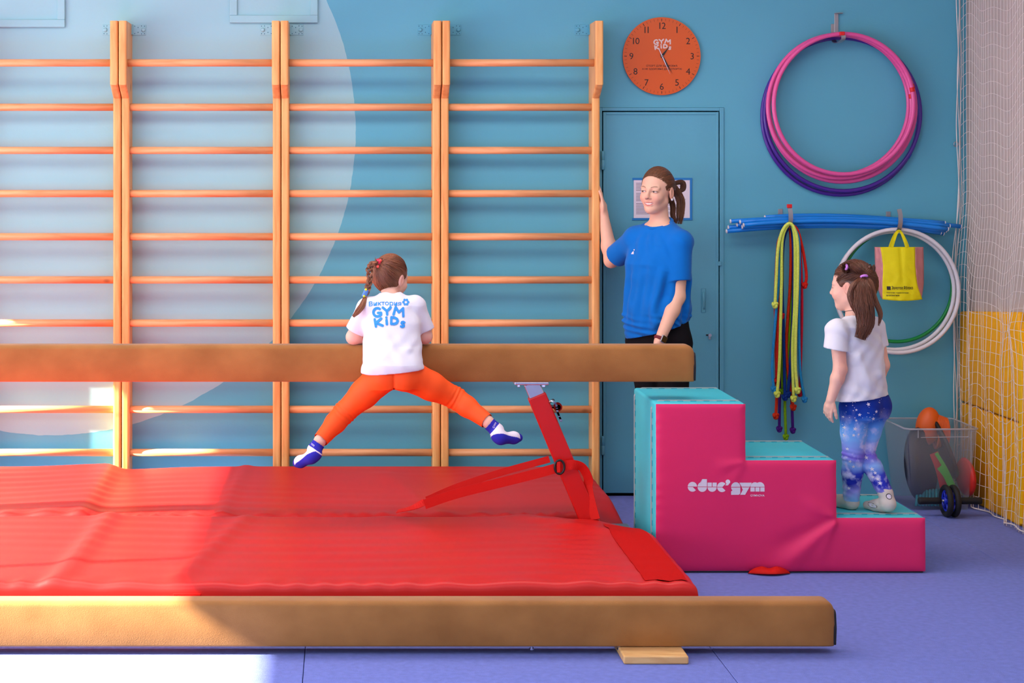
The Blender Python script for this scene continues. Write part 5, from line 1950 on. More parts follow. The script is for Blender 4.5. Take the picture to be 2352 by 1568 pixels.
# t-shirt
S = SDF()
secs = [(BP(0.0, 0, 0.84), 0.172, 0.130), (BP(0.005, 0, 0.90), 0.174, 0.134), (BP(0.02, 0, 0.96), 0.166, 0.128), (BP(0.015, 0, 1.04), 0.172, 0.128), (BP(0.01, 0, 1.15), 0.170, 0.122),
        (BP(0.015, 0, 1.26), 0.170, 0.124), (BP(0.0, 0, 1.36), 0.162, 0.104), (BP(-0.008, 0, 1.42), 0.135, 0.078), (BP(-0.012, 0, 1.455), 0.085, 0.064), (BP(-0.012, 0, 1.475), 0.064, 0.058)]
S.loft(secs, bl, bf, 0.02)
S.cap(BP(-0.01, -0.04, 1.42), shR, 0.05, 0.062, 0.04); S.cap(BP(-0.01, 0.04, 1.42), shL, 0.05, 0.064, 0.04)
seR = shR + (elR - shR) * 0.80; seL = shL + (elL - shL) * 0.70
dR, dL = (elR - shR) / np.linalg.norm(elR - shR), (elL - shL) / np.linalg.norm(elL - shL)
def shirt_w(x, y, z):
    d = fold(x, y, z, BP(0.13, 0.02, 1.24), (-0.08, 0, -1), 0.008, 0.03, 0.34)
    d = d + fold(x, y, z, BP(0.10, 0.12, 1.26), (-0.35, -0.02, -1), 0.012, 0.028, 0.38)
    d = d + fold(x, y, z, BP(0.12, -0.06, 1.22), (-0.1, 0, -1), 0.008, 0.03, 0.32)
    d = d + fold(x, y, z, BP(0.11, 0.06, 1.35), (-0.05, 0, -1), 0.006, 0.022, 0.16)
    d = d + fold(x, y, z, BP(0.09, 0.13, 1.1), (-0.5, -0.1, -0.9), 0.010, 0.022, 0.25)
    low = np.clip((1.03 - z) / 0.05, 0, 1)
    d = d + low * 0.0032 * np.sin((z + 0.30 * (x - 1.5)) * 190 + 3.2 * np.sin(x * 22 + y * 9)) * (0.6 + 0.4 * np.sin(x * 31 + z * 40))
    ang = np.arctan2((x - B0[0]) * bl[0] + (y - B0[1]) * bl[1], (x - B0[0]) * bf[0] + (y - B0[1]) * bf[1])
    dr = np.clip((1.30 - z) / 0.12, 0, 1) * np.clip((z - 0.9) / 0.1, 0, 1)
    d = d * 1.5 + dr * (0.0060 * np.sin(ang * 9 + 7 * (z - 1.0) + 0.8 * np.sin(z * 14)) + 0.0035 * np.sin(ang * 17 - 16 * z))
    up = np.clip((z - 1.28) / 0.05, 0, 1)
    d = d + up * 0.0030 * np.sin(ang * 11 + z * 30)
    d = d + 0.0020 * np.sin(z * 34 + x * 40 - y * 25)
    d = d + 0.0012 * np.sin(z * 20 + x * 90 + y * 60)
    return d * np.clip((1.425 - z) / 0.03, 0, 1)
S.disp(shirt_w)
sleeve(S, shR, seR, 0.060, 0.062, dR, 0.03)
sleeve(S, shL, seL, 0.060, 0.060, dL + A3((0.1, 0, 0)), 0.016)
S.cut(BP(0, 0, 1.470), A3((bf[0] * 0.42, bf[1] * 0.42, 1)))
S.cap(neck_b + np.array([0, 0, -0.005]), neck_t, 0.056, 0.060, 0.004, 's')
S.cut(A3((1.49, 0, 0.893)), A3((0.33, 0, -1)))
v, f = S.mesh(0.0038)
shirt = np_mesh('t_shirt', v, f, M_BLUECLOTH, PW)
bv = bvh_of(v, f)
ring('collar', BP(-0.004, 0, 1.466), (bf[0] * 0.42, bf[1] * 0.42, 1), 0.065, 0.008, M_BLUECLOTH, PW, 1.2)
P0 = [W(1463, 587, -0.6), W(1468, 587, -0.6), W(1469, 580, -0.6), W(1466, 582, -0.6)]
on_surface(bv, P0 + [W(1469, 578.5, -0.6), W(1471, 578, -0.6), W(1470.5, 575.5, -0.6), W(1469, 576, -0.6)], [(0, 1, 2, 3), (4, 5, 6, 7)], 'chest_print', M_PRINT_WHITE, PW, 0.002)
# hair
S = SDF()
E = lambda f_, l_, u_, r_, k=0.02, op='u': S.ell(HW.P(f_, l_, u_), np.array(r_) * HW.s, HW.R, k, op)
E(-0.016, 0, 0.016, (0.101, 0.077, 0.103))
S.cut(HW.P(0, 0, -0.078), -HW.u)
nrm = 0.867 * HW.f - 0.499 * HW.u
S.cut(HW.P(0.022, 0, 0), nrm)
for sg in (-1, 1):
    S.ell(HW.P(0.012, sg * 0.088, -0.022), np.array((0.030, 0.02, 0.045)) * HW.s, HW.R, 0.01, 's')
    S.ell(HW.P(0.028, sg * 0.070, -0.055), np.array((0.045, 0.04, 0.055)) * HW.s, HW.R, 0.01, 's')
v, f = S.mesh(0.003)
BRN = (112, 74, 50)
hv = np.array([hair_rgb(rr, BRN, 0.0)] * len(v)) * 0.75
hair = np_mesh('hair', v, f, M_HAIR, PW, hv)
ST_ = Strands()
starts = []
for _ in range(700):
    a = rr.uniform(-1, 1) * math.radians(108)
    u_ = 0.092 - 0.10 * (abs(a) / math.radians(108)) ** 1.6 + rr.uniform(-0.005, 0.006)
    l_ = 0.079 * math.sin(a) * (1.0 if abs(a) < 1.5 else 1)
    f_ = 0.078 * math.cos(a) - 0.0
    starts.append((min(f_, 0.033 + 0.576 * u_), l_, max(u_, 0.006)))
for _ in range(260):
    starts.append((rr.uniform(-0.07, 0.034), rr.choice((-1, 1)) * 0.078, rr.uniform(0.004, 0.05)))
for _ in range(220):
    starts.append((rr.uniform(-0.10, -0.04), rr.uniform(-0.07, 0.07), rr.uniform(-0.088, -0.03)))
tie = (-0.125, 0.012, 0.022)
cap_strands(ST_, HW, starts, tie, BRN, rr, (0.102, 0.079, 0.104, (-0.016, 0, 0.016)), lift=0.004, r0=0.0014)
tw = Vector(HW.P(*tie))
acr = Vector((0.8, -0.5, 0))
tail_strands(ST_, [tw, tw + Vector((0.012, 0.01, 0.0)), W(1562, 455, -0.33), W(1563, 485, -0.34), W(1560, 514, -0.35)], [0.012, 0.02, 0.022, 0.022, 0.018], 420, BRN, rr, 0.0012, 0.6, acr, end_jit=0.07)
tail_strands(ST_, [tw + Vector((-0.02, 0, -0.01)), W(1545, 470, -0.36), W(1546, 495, -0.38), W(1552, 513, -0.39)], [0.01, 0.014, 0.013, 0.008], 160, (96, 60, 40), rr, 0.0012, 0.6, acr)
tail_strands(ST_, [tw, W(1563, 418, -0.33), W(1569, 424, -0.33), W(1568, 434, -0.33), W(1560, 438, -0.33), W(1552, 432, -0.34)], [0.010, 0.015, 0.014, 0.014, 0.012, 0.008], 240, (88, 54, 36), rr, 0.0013, 0.8, acr)
ST_.build('combed_strands', M_HAIR, hair)
ring('hair_tie', tw + Vector((0.004, 0.003, 0)), Vector(HW.f) * -1, 0.013, 0.004, M_BLACK, PW)
ep = Vector(HW.P(0.0, 0.088, -0.042))
from_vf('earring', *cyl_vf(ep, (0.6, -0.8, 0), 0, 0, 14, prof=[(-0.004, 0.003), (-0.002, 0.0062), (0.002, 0.0062), (0.004, 0.003)]), mat('pearl', (236, 232, 236), 0.25), PW)
wd_ = Vector((wrL - elL)).normalized()
wp = Vector(wrL) - wd_ * 0.012
M_STRAP = mat('dark_red_strap', (110, 24, 34), 0.7)
wt = ring('watch_strap', wp, wd_, 0.0285, 0.009, M_STRAP, PW, 0.35)
nrm_ = Vector((0.45, -0.9, 0.1)); nrm_ = (nrm_ - wd_ * nrm_.dot(wd_)).normalized(); sd_ = wd_.cross(nrm_)
bm = bmesh.new()
box_bm(bm, (-0.017, -0.019, -0.005), (0.017, 0.019, 0.005), 0.004, 3)
bmesh.ops.transform(bm, matrix=Matrix.Translation(wp + nrm_ * 0.031) @ Matrix((sd_, wd_, nrm_)).transposed().to_4x4(), verts=bm.verts)
from_bm('watch_case', bm, M_STEEL, PW)
bm = bmesh.new()
box_bm(bm, (-0.0145, -0.0165, 0.004), (0.0145, 0.0165, 0.0062), 0.001, 1)
bmesh.ops.transform(bm, matrix=Matrix.Translation(wp + nrm_ * 0.031) @ Matrix((sd_, wd_, nrm_)).transposed().to_4x4(), verts=bm.verts)
from_bm('watch_glass', bm, mat('watch_glass_black', (6, 6, 8), 0.1), PW)

# ---------------------------------------------------------------- girl hanging over the high beam
rr = random.Random(11)
PK = empty('person', (0.21, -1.75, 0.48), 'girl in white t-shirt and neon orange leggings straddling out from the high beam', 'person', 'two girls in white t-shirts')
kf = np.array([0.12, 0.993, 0]); kl = np.array([-0.993, 0.12, 0])        # she faces the wall; her left is image left
hd = math.radians(42)
HK = Head(W(899, 637, -1.545), (math.sin(hd), math.cos(hd)), pitch=math.radians(12), roll=math.radians(4), size=0.81, child=True)
hipc = A3(W(904, 858, -1.775)); shc = A3(W(897, 700, -1.655)); nkc = A3(W(898, 676, -1.61))
sL, eL = A3(W(846, 708, -1.655)), A3(W(812, 774, -1.625)); sR, eR = A3(W(952, 704, -1.655)), A3(W(976, 772, -1.64))
wL_, wR_ = A3(W(865, 785, -1.585)), A3(W(935, 785, -1.585))
wL_[2] = wR_[2] = 0.996
hL, kL_, aL = A3(W(874, 868, -1.775)), A3(W(790, 948, -1.71)), A3(W(735, 1012, -1.80))
hR, kR_, aR = A3(W(944, 864, -1.775)), A3(W(1046, 914, -1.71)), A3(W(1120, 968, -1.80))
def lerp(a, b, t): return a + (b - a) * t
S = SDF()
S.loft([(hipc + np.array([0, 0, -0.05]), 0.100, 0.075), (hipc + np.array([0, 0, 0.03]), 0.105, 0.078), (lerp(hipc, shc, 0.5), 0.095, 0.07), (lerp(hipc, shc, 0.85), 0.10, 0.06), (shc + np.array([0, 0.01, 0.015]), 0.065, 0.04)], kl, kf, 0.03)
S.cap(nkc + np.array([0, 0.0, -0.02]), HK.P(-0.02, 0, -0.04), 0.036, 0.036, 0.015)
S.cap(lerp(sL, sR, 0.3), sL, 0.04, 0.04, 0.02); S.cap(lerp(sL, sR, 0.7), sR, 0.04, 0.04, 0.02)
S.chain([sL, eL, wL_], [0.036, 0.031, 0.022], 0.015); S.chain([sR, eR, wR_], [0.036, 0.031, 0.022], 0.015)
hand_prims(S, wL_, (0.6, 0.55, 0.0), (0, 0, -1), 0.62, (0.15, 0.15, 0.15, 0.15), (0.6, 0.5), left=True)
hand_prims(S, wR_, (-0.6, 0.55, 0.0), (0, 0, -1), 0.62, (0.15, 0.15, 0.15, 0.15), (0.6, 0.5), left=False)
S.chain([hL, kL_, lerp(kL_, aL, 0.35), aL, lerp(aL, A3(W(722, 1036, -1.81)), 1.0)], [0.056, 0.034, 0.032, 0.025, 0.024], 0.01)
S.chain([hR, kR_, lerp(kR_, aR, 0.35), aR, A3(W(1140, 985, -1.81))], [0.056, 0.034, 0.032, 0.025, 0.024], 0.01)
footL = [A3(W(723, 1042, -1.835)), A3(W(715, 1050, -1.84)), A3(W(690, 1060, -1.80)), A3(W(682, 1063, -1.785))]
footR = [A3(W(1144, 1000, -1.835)), A3(W(1150, 1006, -1.84)), A3(W(1180, 1005, -1.80)), A3(W(1191, 1005, -1.785))]
for ft in (footL, footR): S.chain(ft, [0.024, 0.022, 0.021, 0.015], 0.015)
HK.add(S)
SKINK = np.array(lin((236, 184, 160)))
v, f = S.mesh_multi(0.005, [(HK.c - 0.115, HK.c + 0.115, 0.0024)])
np_mesh('body', v, f, M_SKIN, PK, HK.colour(v, SKINK, (120, 80, 56), False))
# leggings
S = SDF()
S.loft([(hipc + np.array([0, 0, -0.055]), 0.104, 0.080), (hipc + np.array([0, 0, 0.0]), 0.112, 0.088), (hipc + np.array([0, 0, 0.06]), 0.108, 0.084)], kl, kf, 0.03)
for sg in (-1, 1):
    S.ell(hipc + np.array([sg * 0.045, -0.045, -0.012]), (0.055, 0.05, 0.058), None, 0.025)
cL, cR = lerp(kL_, aL, 0.97), lerp(kR_, aR, 0.97)
S.chain([hL, lerp(hL, kL_, 0.45), kL_, lerp(kL_, aL, 0.35), cL], [0.070, 0.060, 0.046, 0.043, 0.033], 0.02)
S.chain([hR, lerp(hR, kR_, 0.45), kR_, lerp(kR_, aR, 0.35), cR], [0.070, 0.060, 0.046, 0.043, 0.033], 0.02)
def leg_fold(x, y, z):
    d = 0
    for kn, hp, an in ((kL_, hL, aL), (kR_, hR, aR)):
        ax_ = (an - hp) / np.linalg.norm(an - hp)
        t = (x - kn[0]) * ax_[0] + (y - kn[1]) * ax_[1] + (z - kn[2]) * ax_[2]
        r2 = (x - kn[0]) ** 2 + (y - kn[1]) ** 2 + (z - kn[2]) ** 2
        d = d + 0.0022 * np.sin(t * 330 + 0.8 * np.sin(x * 90)) * np.exp(-(t / 0.022) ** 2) * (r2 < 0.02)
    d = d + 0.005 * np.exp(-((x - hipc[0]) / 0.007) ** 2) * (z > hipc[2] - 0.06) * (y < hipc[1] - 0.02)
    return d
S.disp(leg_fold)
v, f = S.mesh(0.0036)
c = v[f].mean(1)
dl, dr = (aL - kL_) / np.linalg.norm(aL - kL_), (aR - kR_) / np.linalg.norm(aR - kR_)
f = f[~((((c - cL) @ dl > 0.0) & (np.linalg.norm(c - cL, axis=1) < 0.06)) | (((c - cR) @ dr > 0.0) & (np.linalg.norm(c - cR, axis=1) < 0.06)))]
np_mesh('leggings', v, f, M_ORANGECLOTH, PK)
# t-shirt
S = SDF()
hem = A3(W(902, 850, -1.775))
S.loft([(hem + np.array([0, -0.004, -0.012]), 0.138, 0.105), (hem + np.array([0, -0.006, 0.03]), 0.132, 0.104), (lerp(hipc, shc, 0.42), 0.126, 0.098), (lerp(hipc, shc, 0.75), 0.124, 0.090), (shc + np.array([0, 0, 0.0]), 0.112, 0.074), (shc + np.array([0, 0.02, 0.035]), 0.068, 0.056), (shc + np.array([0, 0.03, 0.052]), 0.046, 0.046)], kl, kf, 0.02)
S.cap(lerp(sL, sR, 0.35), sL, 0.045, 0.046, 0.03); S.cap(lerp(sL, sR, 0.65), sR, 0.045, 0.046, 0.03)
qL, qR = lerp(sL, eL, 0.78) + np.array([-0.006, 0, 0]), lerp(sR, eR, 0.80) + np.array([0.010, 0, 0])
def kid_shirt(x, y, z):
    d = fold(x, y, z, W(846, 830, -1.87), (1, 0, 0.35), 0.006, 0.016, 0.10)
    d = d + fold(x, y, z, W(968, 822, -1.87), (-1, 0, 0.45), 0.007, 0.015, 0.11)
    d = d + fold(x, y, z, W(846, 812, -1.87), (1, 0, -0.15), 0.005, 0.014, 0.09)
    d = d + fold(x, y, z, W(880, 775, -1.83), (0.6, 0, -0.6), 0.005, 0.018, 0.09)
    d = d + fold(x, y, z, W(960, 790, -1.83), (-0.9, 0, -0.5), 0.005, 0.016, 0.08)
    d = d + fold(x, y, z, W(845, 760, -1.80), (0.2, 0, -1), 0.005, 0.018, 0.12)
    d = 1.3 * d + 0.0016 * np.sin(z * 70 + x * 55 + 2 * np.sin(x * 30)) + 0.0010 * np.sin(x * 90 - z * 40 + 2 * np.sin(z * 35))
    d = d + 0.004 * np.exp(-((z - W(0, 838, -1.85).z) / 0.010) ** 2) * 0.6
    return d
S.disp(kid_shirt)
S.cap(nkc + np.array([0, 0, -0.02]), HK.P(-0.02, 0, -0.04), 0.046, 0.050, 0.004, 's')
dL_, dR_ = (eL - sL) / np.linalg.norm(eL - sL), (eR - sR) / np.linalg.norm(eR - sR)
sleeve(S, sL, qL, 0.047, 0.046, dL_, 0.02, 0.0095)
sleeve(S, sR, qR, 0.047, 0.044, dR_, 0.02, 0.0095)
S.cut(hem + np.array([0, 0, -0.004]), A3((0.10, 0, -1)))
v, f = S.mesh(0.0034)
c = v[f].mean(1)
kill = (c[:, 1] > -1.60) & (c[:, 2] < 0.97)
f = f[~kill]
np_mesh('t_shirt', v, f, M_WHITECLOTH, PK)
bvk = bvh_of(v, f)
V2, F2 = gymkids_2d(893, -728, 78)
on_surface(bvk, [W(x, -y, -1.75) for x, y in V2], F2, 'back_lettering', M_PRINT_BLUE, PK, 0.0022, step=0.00001)
V2, F2 = [], []
place_text('Виктория', 0, 0, w=75, h=13, V=V2, F=F2)
V2 = [(885 + a, -698 + b - 0.0016 * a * a + 0.02 * a) for a, b in V2]
b0 = len(V2)
for k in range(6):
    t = 2 * math.pi * k / 6
    n0 = len(V2)
    for q in range(8):
        a = 2 * math.pi * q / 8
        V2.append((933 + 5.6 * math.cos(t) + 3.0 * math.cos(a), -695 + 5.2 * math.sin(t) + 2.8 * math.sin(a)))
    F2.append(tuple(range(n0, n0 + 8)))
on_surface(bvk, [W(x, -y, -1.75) for x, y in V2], F2, 'name_lettering', M_PRINT_BLUE, PK, 0.0025)
# hair: combed to a side knot, then a braid
S = SDF()
S.ell(HK.P(-0.016, 0, 0.016), np.array((0.104, 0.084, 0.106)) * HK.s, HK.R, 0.02)
S.cut(HK.P(0, 0, -0.080), -HK.u)
S.cut(HK.P(0.030, 0, 0), 0.845 * HK.f - 0.534 * HK.u)
for sg in (-1, 1):
    S.ell(HK.P(0.014, sg * 0.092, -0.024), np.array((0.032, 0.022, 0.046)) * HK.s, HK.R, 0.01, 's')
    S.ell(HK.P(0.032, sg * 0.074, -0.060), np.array((0.045, 0.045, 0.055)) * HK.s, HK.R, 0.01, 's')
v, f = S.mesh(0.003)
BRK = (134, 84, 56)
hair = np_mesh('hair', v, f, M_HAIR, PK, np.array([hair_rgb(rr, BRK, 0.0)] * len(v)) * 0.8)
ST_ = Strands()
tieW = W(869, 603, -1.60)
tie = HK.loc(A3(tieW)[None])[0]
starts = []
for _ in range(1000):
    th = rr.uniform(0, 2 * math.pi); ph = math.acos(rr.uniform(-0.75, 1))
    p = np.array([0.105 * math.sin(ph) * math.cos(th) - 0.016, 0.085 * math.sin(ph) * math.sin(th), 0.107 * math.cos(ph) + 0.016])
    if p[2] < 0.022 and p[0] > -0.030: continue
    if 0.845 * p[0] - 0.534 * p[2] > 0.028: continue
    starts.append(tuple(p))
for _ in range(520):
    starts.append((rr.uniform(-0.11, -0.03), rr.uniform(-0.07, 0.07), rr.uniform(-0.088, -0.02)))
cap_strands(ST_, HK, starts, tie, BRK, rr, (0.105, 0.085, 0.107, (-0.016, 0, 0.016)), lift=0.004, r0=0.0015)
# plait: three interlaced strands
pl = catmull([tieW, W(857, 602, -1.625), W(849, 618, -1.64), W(849, 645, -1.65), W(843, 668, -1.66), W(840, 678, -1.665)], 7)
for k in range(3):
    for q in range(46):
        pp = []
        ox, oy = rr.gauss(0, 0.35), rr.gauss(0, 0.35)
        for i, p in enumerate(pl):
            t = i * 0.62 + k * 2 * math.pi / 3
            r_ = 0.0125 * (1 - 0.35 * i / len(pl))
            pp.append(p + Vector((math.sin(t) * r_ + ox * 0.006, math.sin(2 * t) * r_ * 0.55 + oy * 0.006, oy * 0.003)))
        ST_.add(pp, 0.0014, hair_rgb(rr, BRK, 0.3))
tail_strands(ST_, [W(840, 678, -1.665), W(834, 697, -1.70), W(822, 715, -1.72), W(811, 727, -1.73)], [0.007, 0.012, 0.012, 0.006], 150, (150, 96, 66), rr, 0.0011, 0.7)
ST_.build('plait_strands', M_HAIR, hair)
M_HOTPINK = mat('hot_pink_elastic', (236, 20, 84), 0.5)
hb_ = ring('hair_tie', tieW + Vector((0.002, 0, 0)), (1, 0.1, 0.35), 0.013, 0.007, M_HOTPINK, PK)
for q in (W(874, 598, -1.63), W(868, 612, -1.63)):
    lathe('tie_bead', q, (0, -1, 0), [(-0.006, 0.002), (-0.004, 0.005), (0, 0.0065), (0.004, 0.005), (0.006, 0.002)], mat('coral_bead', (255, 84, 70), 0.4), PK, 12)
M_LB = mat('light_blue_elastic', (96, 150, 226), 0.6)
for k in range(5):
    ring('braid_coil', W(842, 668, -1.66).lerp(W(837, 680, -1.668), k / 4), W(842, 668, -1.66) - W(836, 684, -1.67), 0.0095, 0.0028, M_LB, PK)
for q in (W(840.5, 665, -1.68), W(836.5, 680, -1.685)):
    lathe('braid_bead', q, (0, -1, 0), [(-0.005, 0.002), (-0.003, 0.0045), (0, 0.0055), (0.003, 0.0045), (0.005, 0.002)], mat('yellow_bead', (222, 230, 40), 0.35), PK, 12)
# socks
M_SOCK = vcol_mat('blue_white_sock', 0.85, 0.15)
def sock(ft, ank, cuff, up, sole, name):
    S = SDF()
    S.chain([cuff, ank, ft[0]], [0.0285, 0.0285, 0.028], 0.012)
    S.chain(ft, [0.0275, 0.0255, 0.0245, 0.018], 0.015)
    v, f = S.mesh(0.002)
    d = (ank - cuff) / np.linalg.norm(ank - cuff)
    t = (v - cuff) @ d
    c = v[f].mean(1)
    f = f[(c - cuff) @ d > 0]
    col = np.tile(np.array(lin((232, 226, 236))), (len(v), 1))
    blue = np.array(lin((46, 46, 168)))
    cuffm = t < 0.030
    solem = ((v - ft[1]) @ sole > -0.006) & (t > 0.035)
    toe = np.linalg.norm(v - ft[3], axis=1) < 0.026
    m = cuffm | solem | toe
    col[m] = blue
    o = np_mesh(name, v, f, M_SOCK, PK, col)
    return bvh_of(v, f), o
bL, oL = sock(footL, A3(W(722, 1033, -1.81)), A3(W(732, 1018, -1.805)), None, A3((0.25, -0.55, -0.75)) / 0.96, 'sock')
bR, oR = sock(footR, A3(W(1141, 988, -1.81)), A3(W(1124, 973, -1.805)), None, A3((0.05, -0.55, -0.8)) / 0.97, 'sock')
V2, F2 = [], []
for i, s_ in enumerate(('BG', 'BY', 'BM')):
    place_text(s_, -6 + 6 * i, 0, h=6, V=V2, F=F2)
for bvh_, par, cx, cy, an in ((bR, oR, 1139, 982, 38), (bL, oL, 715, 1026, -28)):
    ca, sa = math.cos(math.radians(an + (0 if an < 0 else 20))), math.sin(math.radians(an + (0 if an < 0 else 20)))
    on_surface(bvh_, [W(cx + 0.75 * (x * ca - y * sa), cy - 0.75 * (x * sa + y * ca), -1.9) for x, y in V2], F2, 'sock_lettering', M_PRINT_WHITE, par, 0.0015)

# ---------------------------------------------------------------- girl on the foam stairs
rr = random.Random(23)
PG = empty('person', (2.27, -1.6, 0.24), 'girl in white t-shirt and starry blue leggings climbing the foam stairs', 'person', 'two girls in white t-shirts')
gb = math.radians(38)
gf = np.array([-math.sin(gb), math.cos(gb), 0]); gl = np.array([-math.cos(gb), -math.sin(gb), 0])
hd = math.radians(52)
HG = Head(W(1957, 657, -1.56), (-math.sin(hd), math.cos(hd)), pitch=math.radians(6), roll=0, size=0.90, child=True)
hipc = A3(W(1986, 925, -1.59)); shc = A3(W(1968, 748, -1.585)); nkc = A3(W(1962, 722, -1.58))
sL, eL, wL_ = A3(W(1922, 758, -1.655)), A3(W(1930, 848, -1.69)), A3(W(1908, 918, -1.69))
sR, eR, wR_ = A3(W(2008, 752, -1.52)), A3(W(2026, 838, -1.53)), A3(W(2012, 900, -1.46))
hL, kL_, aL = A3(W(1962, 938, -1.62)), A3(W(1959, 1048, -1.60)), A3(W(1955, 1152, -1.565))
hR, kR_, aR = A3(W(2008, 938, -1.575)), A3(W(1990, 1042, -1.575)), A3(W(2034, 1132, -1.66))
zst = 0.24
S = SDF()
S.loft([(hipc + np.array([0, 0, -0.05]), 0.095, 0.078), (hipc + np.array([0, 0, 0.04]), 0.10, 0.08), (lerp(hipc, shc, 0.5), 0.09, 0.07), (lerp(hipc, shc, 0.85), 0.10, 0.068), (shc + np.array([0, 0, 0.02]), 0.07, 0.05)], gl, gf, 0.03)
S.cap(nkc + np.array([0, 0, -0.03]), HG.P(-0.02, 0, -0.045), 0.042, 0.038, 0.02)
S.cap(lerp(sL, sR, 0.3), sL, 0.04, 0.04, 0.02); S.cap(lerp(sL, sR, 0.7), sR, 0.04, 0.04, 0.02)
S.chain([sL, eL, lerp(eL, wL_, 0.3), wL_], [0.034, 0.028, 0.028, 0.0195], 0.015); S.chain([sR, eR, wR_], [0.037, 0.031, 0.021], 0.015)
hand_prims(S, wL_, (-0.22, 0.1, -1), (0.75, 0.55, -0.05), 0.66, (0.32, 0.45, 0.52, 0.58), (0.45, 0.3), left=True)
hand_prims(S, wR_, (0.1, 0.3, -1), (-0.8, -0.3, 0), 0.66, (0.35, 0.4, 0.45, 0.5), (0.45, 0.3), left=False)
S.chain([hL, kL_, lerp(kL_, aL, 0.35), aL], [0.05, 0.033, 0.032, 0.026], 0.01)
S.chain([hR, kR_, lerp(kR_, aR, 0.35), aR], [0.05, 0.033, 0.032, 0.026], 0.01)
footL = [np.array([aL[0], aL[1], zst + 0.030]), np.array([aL[0] - 0.03, aL[1] + 0.045, zst + 0.024]), np.array([aL[0] - 0.055, aL[1] + 0.085, zst + 0.018])]
heelR = A3(W(2040, 1157, -1.675)); ballR = A3(W(2012, 1176, -1.60)); ballR[2] = zst + 0.021
toeR = ballR + np.array([-0.028, 0.035, -0.004])
footR = [heelR, lerp(heelR, ballR, 0.5), ballR, toeR]
S.chain(footL, [0.027, 0.026, 0.016], 0.015); S.chain(footR, [0.027, 0.026, 0.024, 0.014], 0.015); S.cap(aR, heelR, 0.026, 0.026, 0.01)
HG.add(S)
v, f = S.mesh_multi(0.005, [(HG.c - 0.12, HG.c + 0.12, 0.0022), (wL_ + np.array([-0.07, -0.07, -0.13]), wL_ + np.array([0.07, 0.07, -0.004]), 0.0022)])
np_mesh('body', v, f, M_SKIN, PG, HG.colour(v, SKINK, (96, 62, 44), False))
# leggings with a night sky print
def legging_mat():
    m = bpy.data.materials.new('starry_blue_print')
    m.use_nodes = True
    nt = m.node_tree; L = nt.links.new
    b = nt.nodes['Principled BSDF']; b.inputs['Roughness'].default_value = 0.7; b.inputs['Specular IOR Level'].default_value = 0.2
    g = nt.nodes.new('ShaderNodeTexCoord')
    n = nt.nodes.new('ShaderNodeTexNoise'); n.inputs['Scale'].default_value = 9; n.inputs['Detail'].default_value = 2
    L(g.outputs['Object'], n.inputs['Vector'])
    sep = nt.nodes.new('ShaderNodeSeparateXYZ'); L(g.outputs['Object'], sep.inputs[0])
    a = nt.nodes.new('ShaderNodeMath'); a.operation = 'MULTIPLY_ADD'
    L(n.outputs['Fac'], a.inputs[0]); a.inputs[1].default_value = 0.08; L(sep.outputs[2], a.inputs[2])
    mr = nt.nodes.new('ShaderNodeMapRange'); mr.inputs[1].default_value = zst + 0.06; mr.inputs[2].default_value = zst + 0.62
    L(a.outputs[0], mr.inputs[0])
    r = nt.nodes.new('ShaderNodeValToRGB')
    e = r.color_ramp.elements
    e[0].position = 0.0; e[0].color = (*lin((120, 184, 236)), 1)
    e[1].position = 1.0; e[1].color = (*lin((6, 42, 136)), 1)
    for p, c in ((0.04, (130, 186, 236)), (0.10, (166, 160, 230)), (0.18, (34, 44, 166)), (0.25, (44, 60, 180)), (0.32, (140, 184, 238)), (0.40, (120, 100, 206)), (0.45, (140, 150, 226)), (0.53, (130, 184, 240)), (0.62, (96, 160, 230)), (0.71, (18, 70, 172)), (0.78, (8, 46, 142))):
        q = e.new(p); q.color = (*lin(c), 1)
    L(mr.outputs[0], r.inputs[0])
    n2 = nt.nodes.new('ShaderNodeTexNoise'); n2.inputs['Scale'].default_value = 22; n2.inputs['Detail'].default_value = 3
    L(g.outputs['Object'], n2.inputs['Vector'])
    r2 = nt.nodes.new('ShaderNodeValToRGB'); r2.color_ramp.elements[0].position = 0.50; r2.color_ramp.elements[1].position = 0.68
    L(n2.outputs['Fac'], r2.inputs[0])
    lowm = nt.nodes.new('ShaderNodeMapRange'); lowm.inputs[1].default_value = zst + 0.46; lowm.inputs[2].default_value = zst + 0.30
    L(sep.outputs[2], lowm.inputs[0])
    mu = nt.nodes.new('ShaderNodeMath'); mu.operation = 'MULTIPLY'
    L(r2.outputs[0], mu.inputs[0]); L(lowm.outputs[0], mu.inputs[1])
    mx = nt.nodes.new('ShaderNodeMix'); mx.data_type = 'RGBA'
    L(mu.outputs[0], mx.inputs[0]); L(r.outputs[0], mx.inputs[6]); mx.inputs[7].default_value = (*lin((206, 204, 240)), 1)
    L(mx.outputs[2], b.inputs['Base Color'])
    return m
S = SDF()
S.loft([(hipc + np.array([0, 0, -0.06]), 0.098, 0.086), (hipc + np.array([0, 0, 0.0]), 0.106, 0.092), (hipc + np.array([0, 0, 0.06]), 0.100, 0.084)], gl, gf, 0.03)
for sg in (-1, 1):
    S.ell(hipc + gl * sg * 0.045 - gf * 0.042 + np.array([0, 0, -0.015]), (0.054, 0.054, 0.06), None, 0.025)
cL, cR = lerp(kL_, aL, 0.99), lerp(kR_, aR, 0.99)
S.chain([hL, lerp(hL, kL_, 0.5), kL_, lerp(kL_, aL, 0.35), cL], [0.066, 0.055, 0.044, 0.044, 0.034], 0.015)
S.chain([hR, lerp(hR, kR_, 0.5), kR_, lerp(kR_, aR, 0.35), cR], [0.066, 0.046, 0.034, 0.040, 0.033], 0.010)
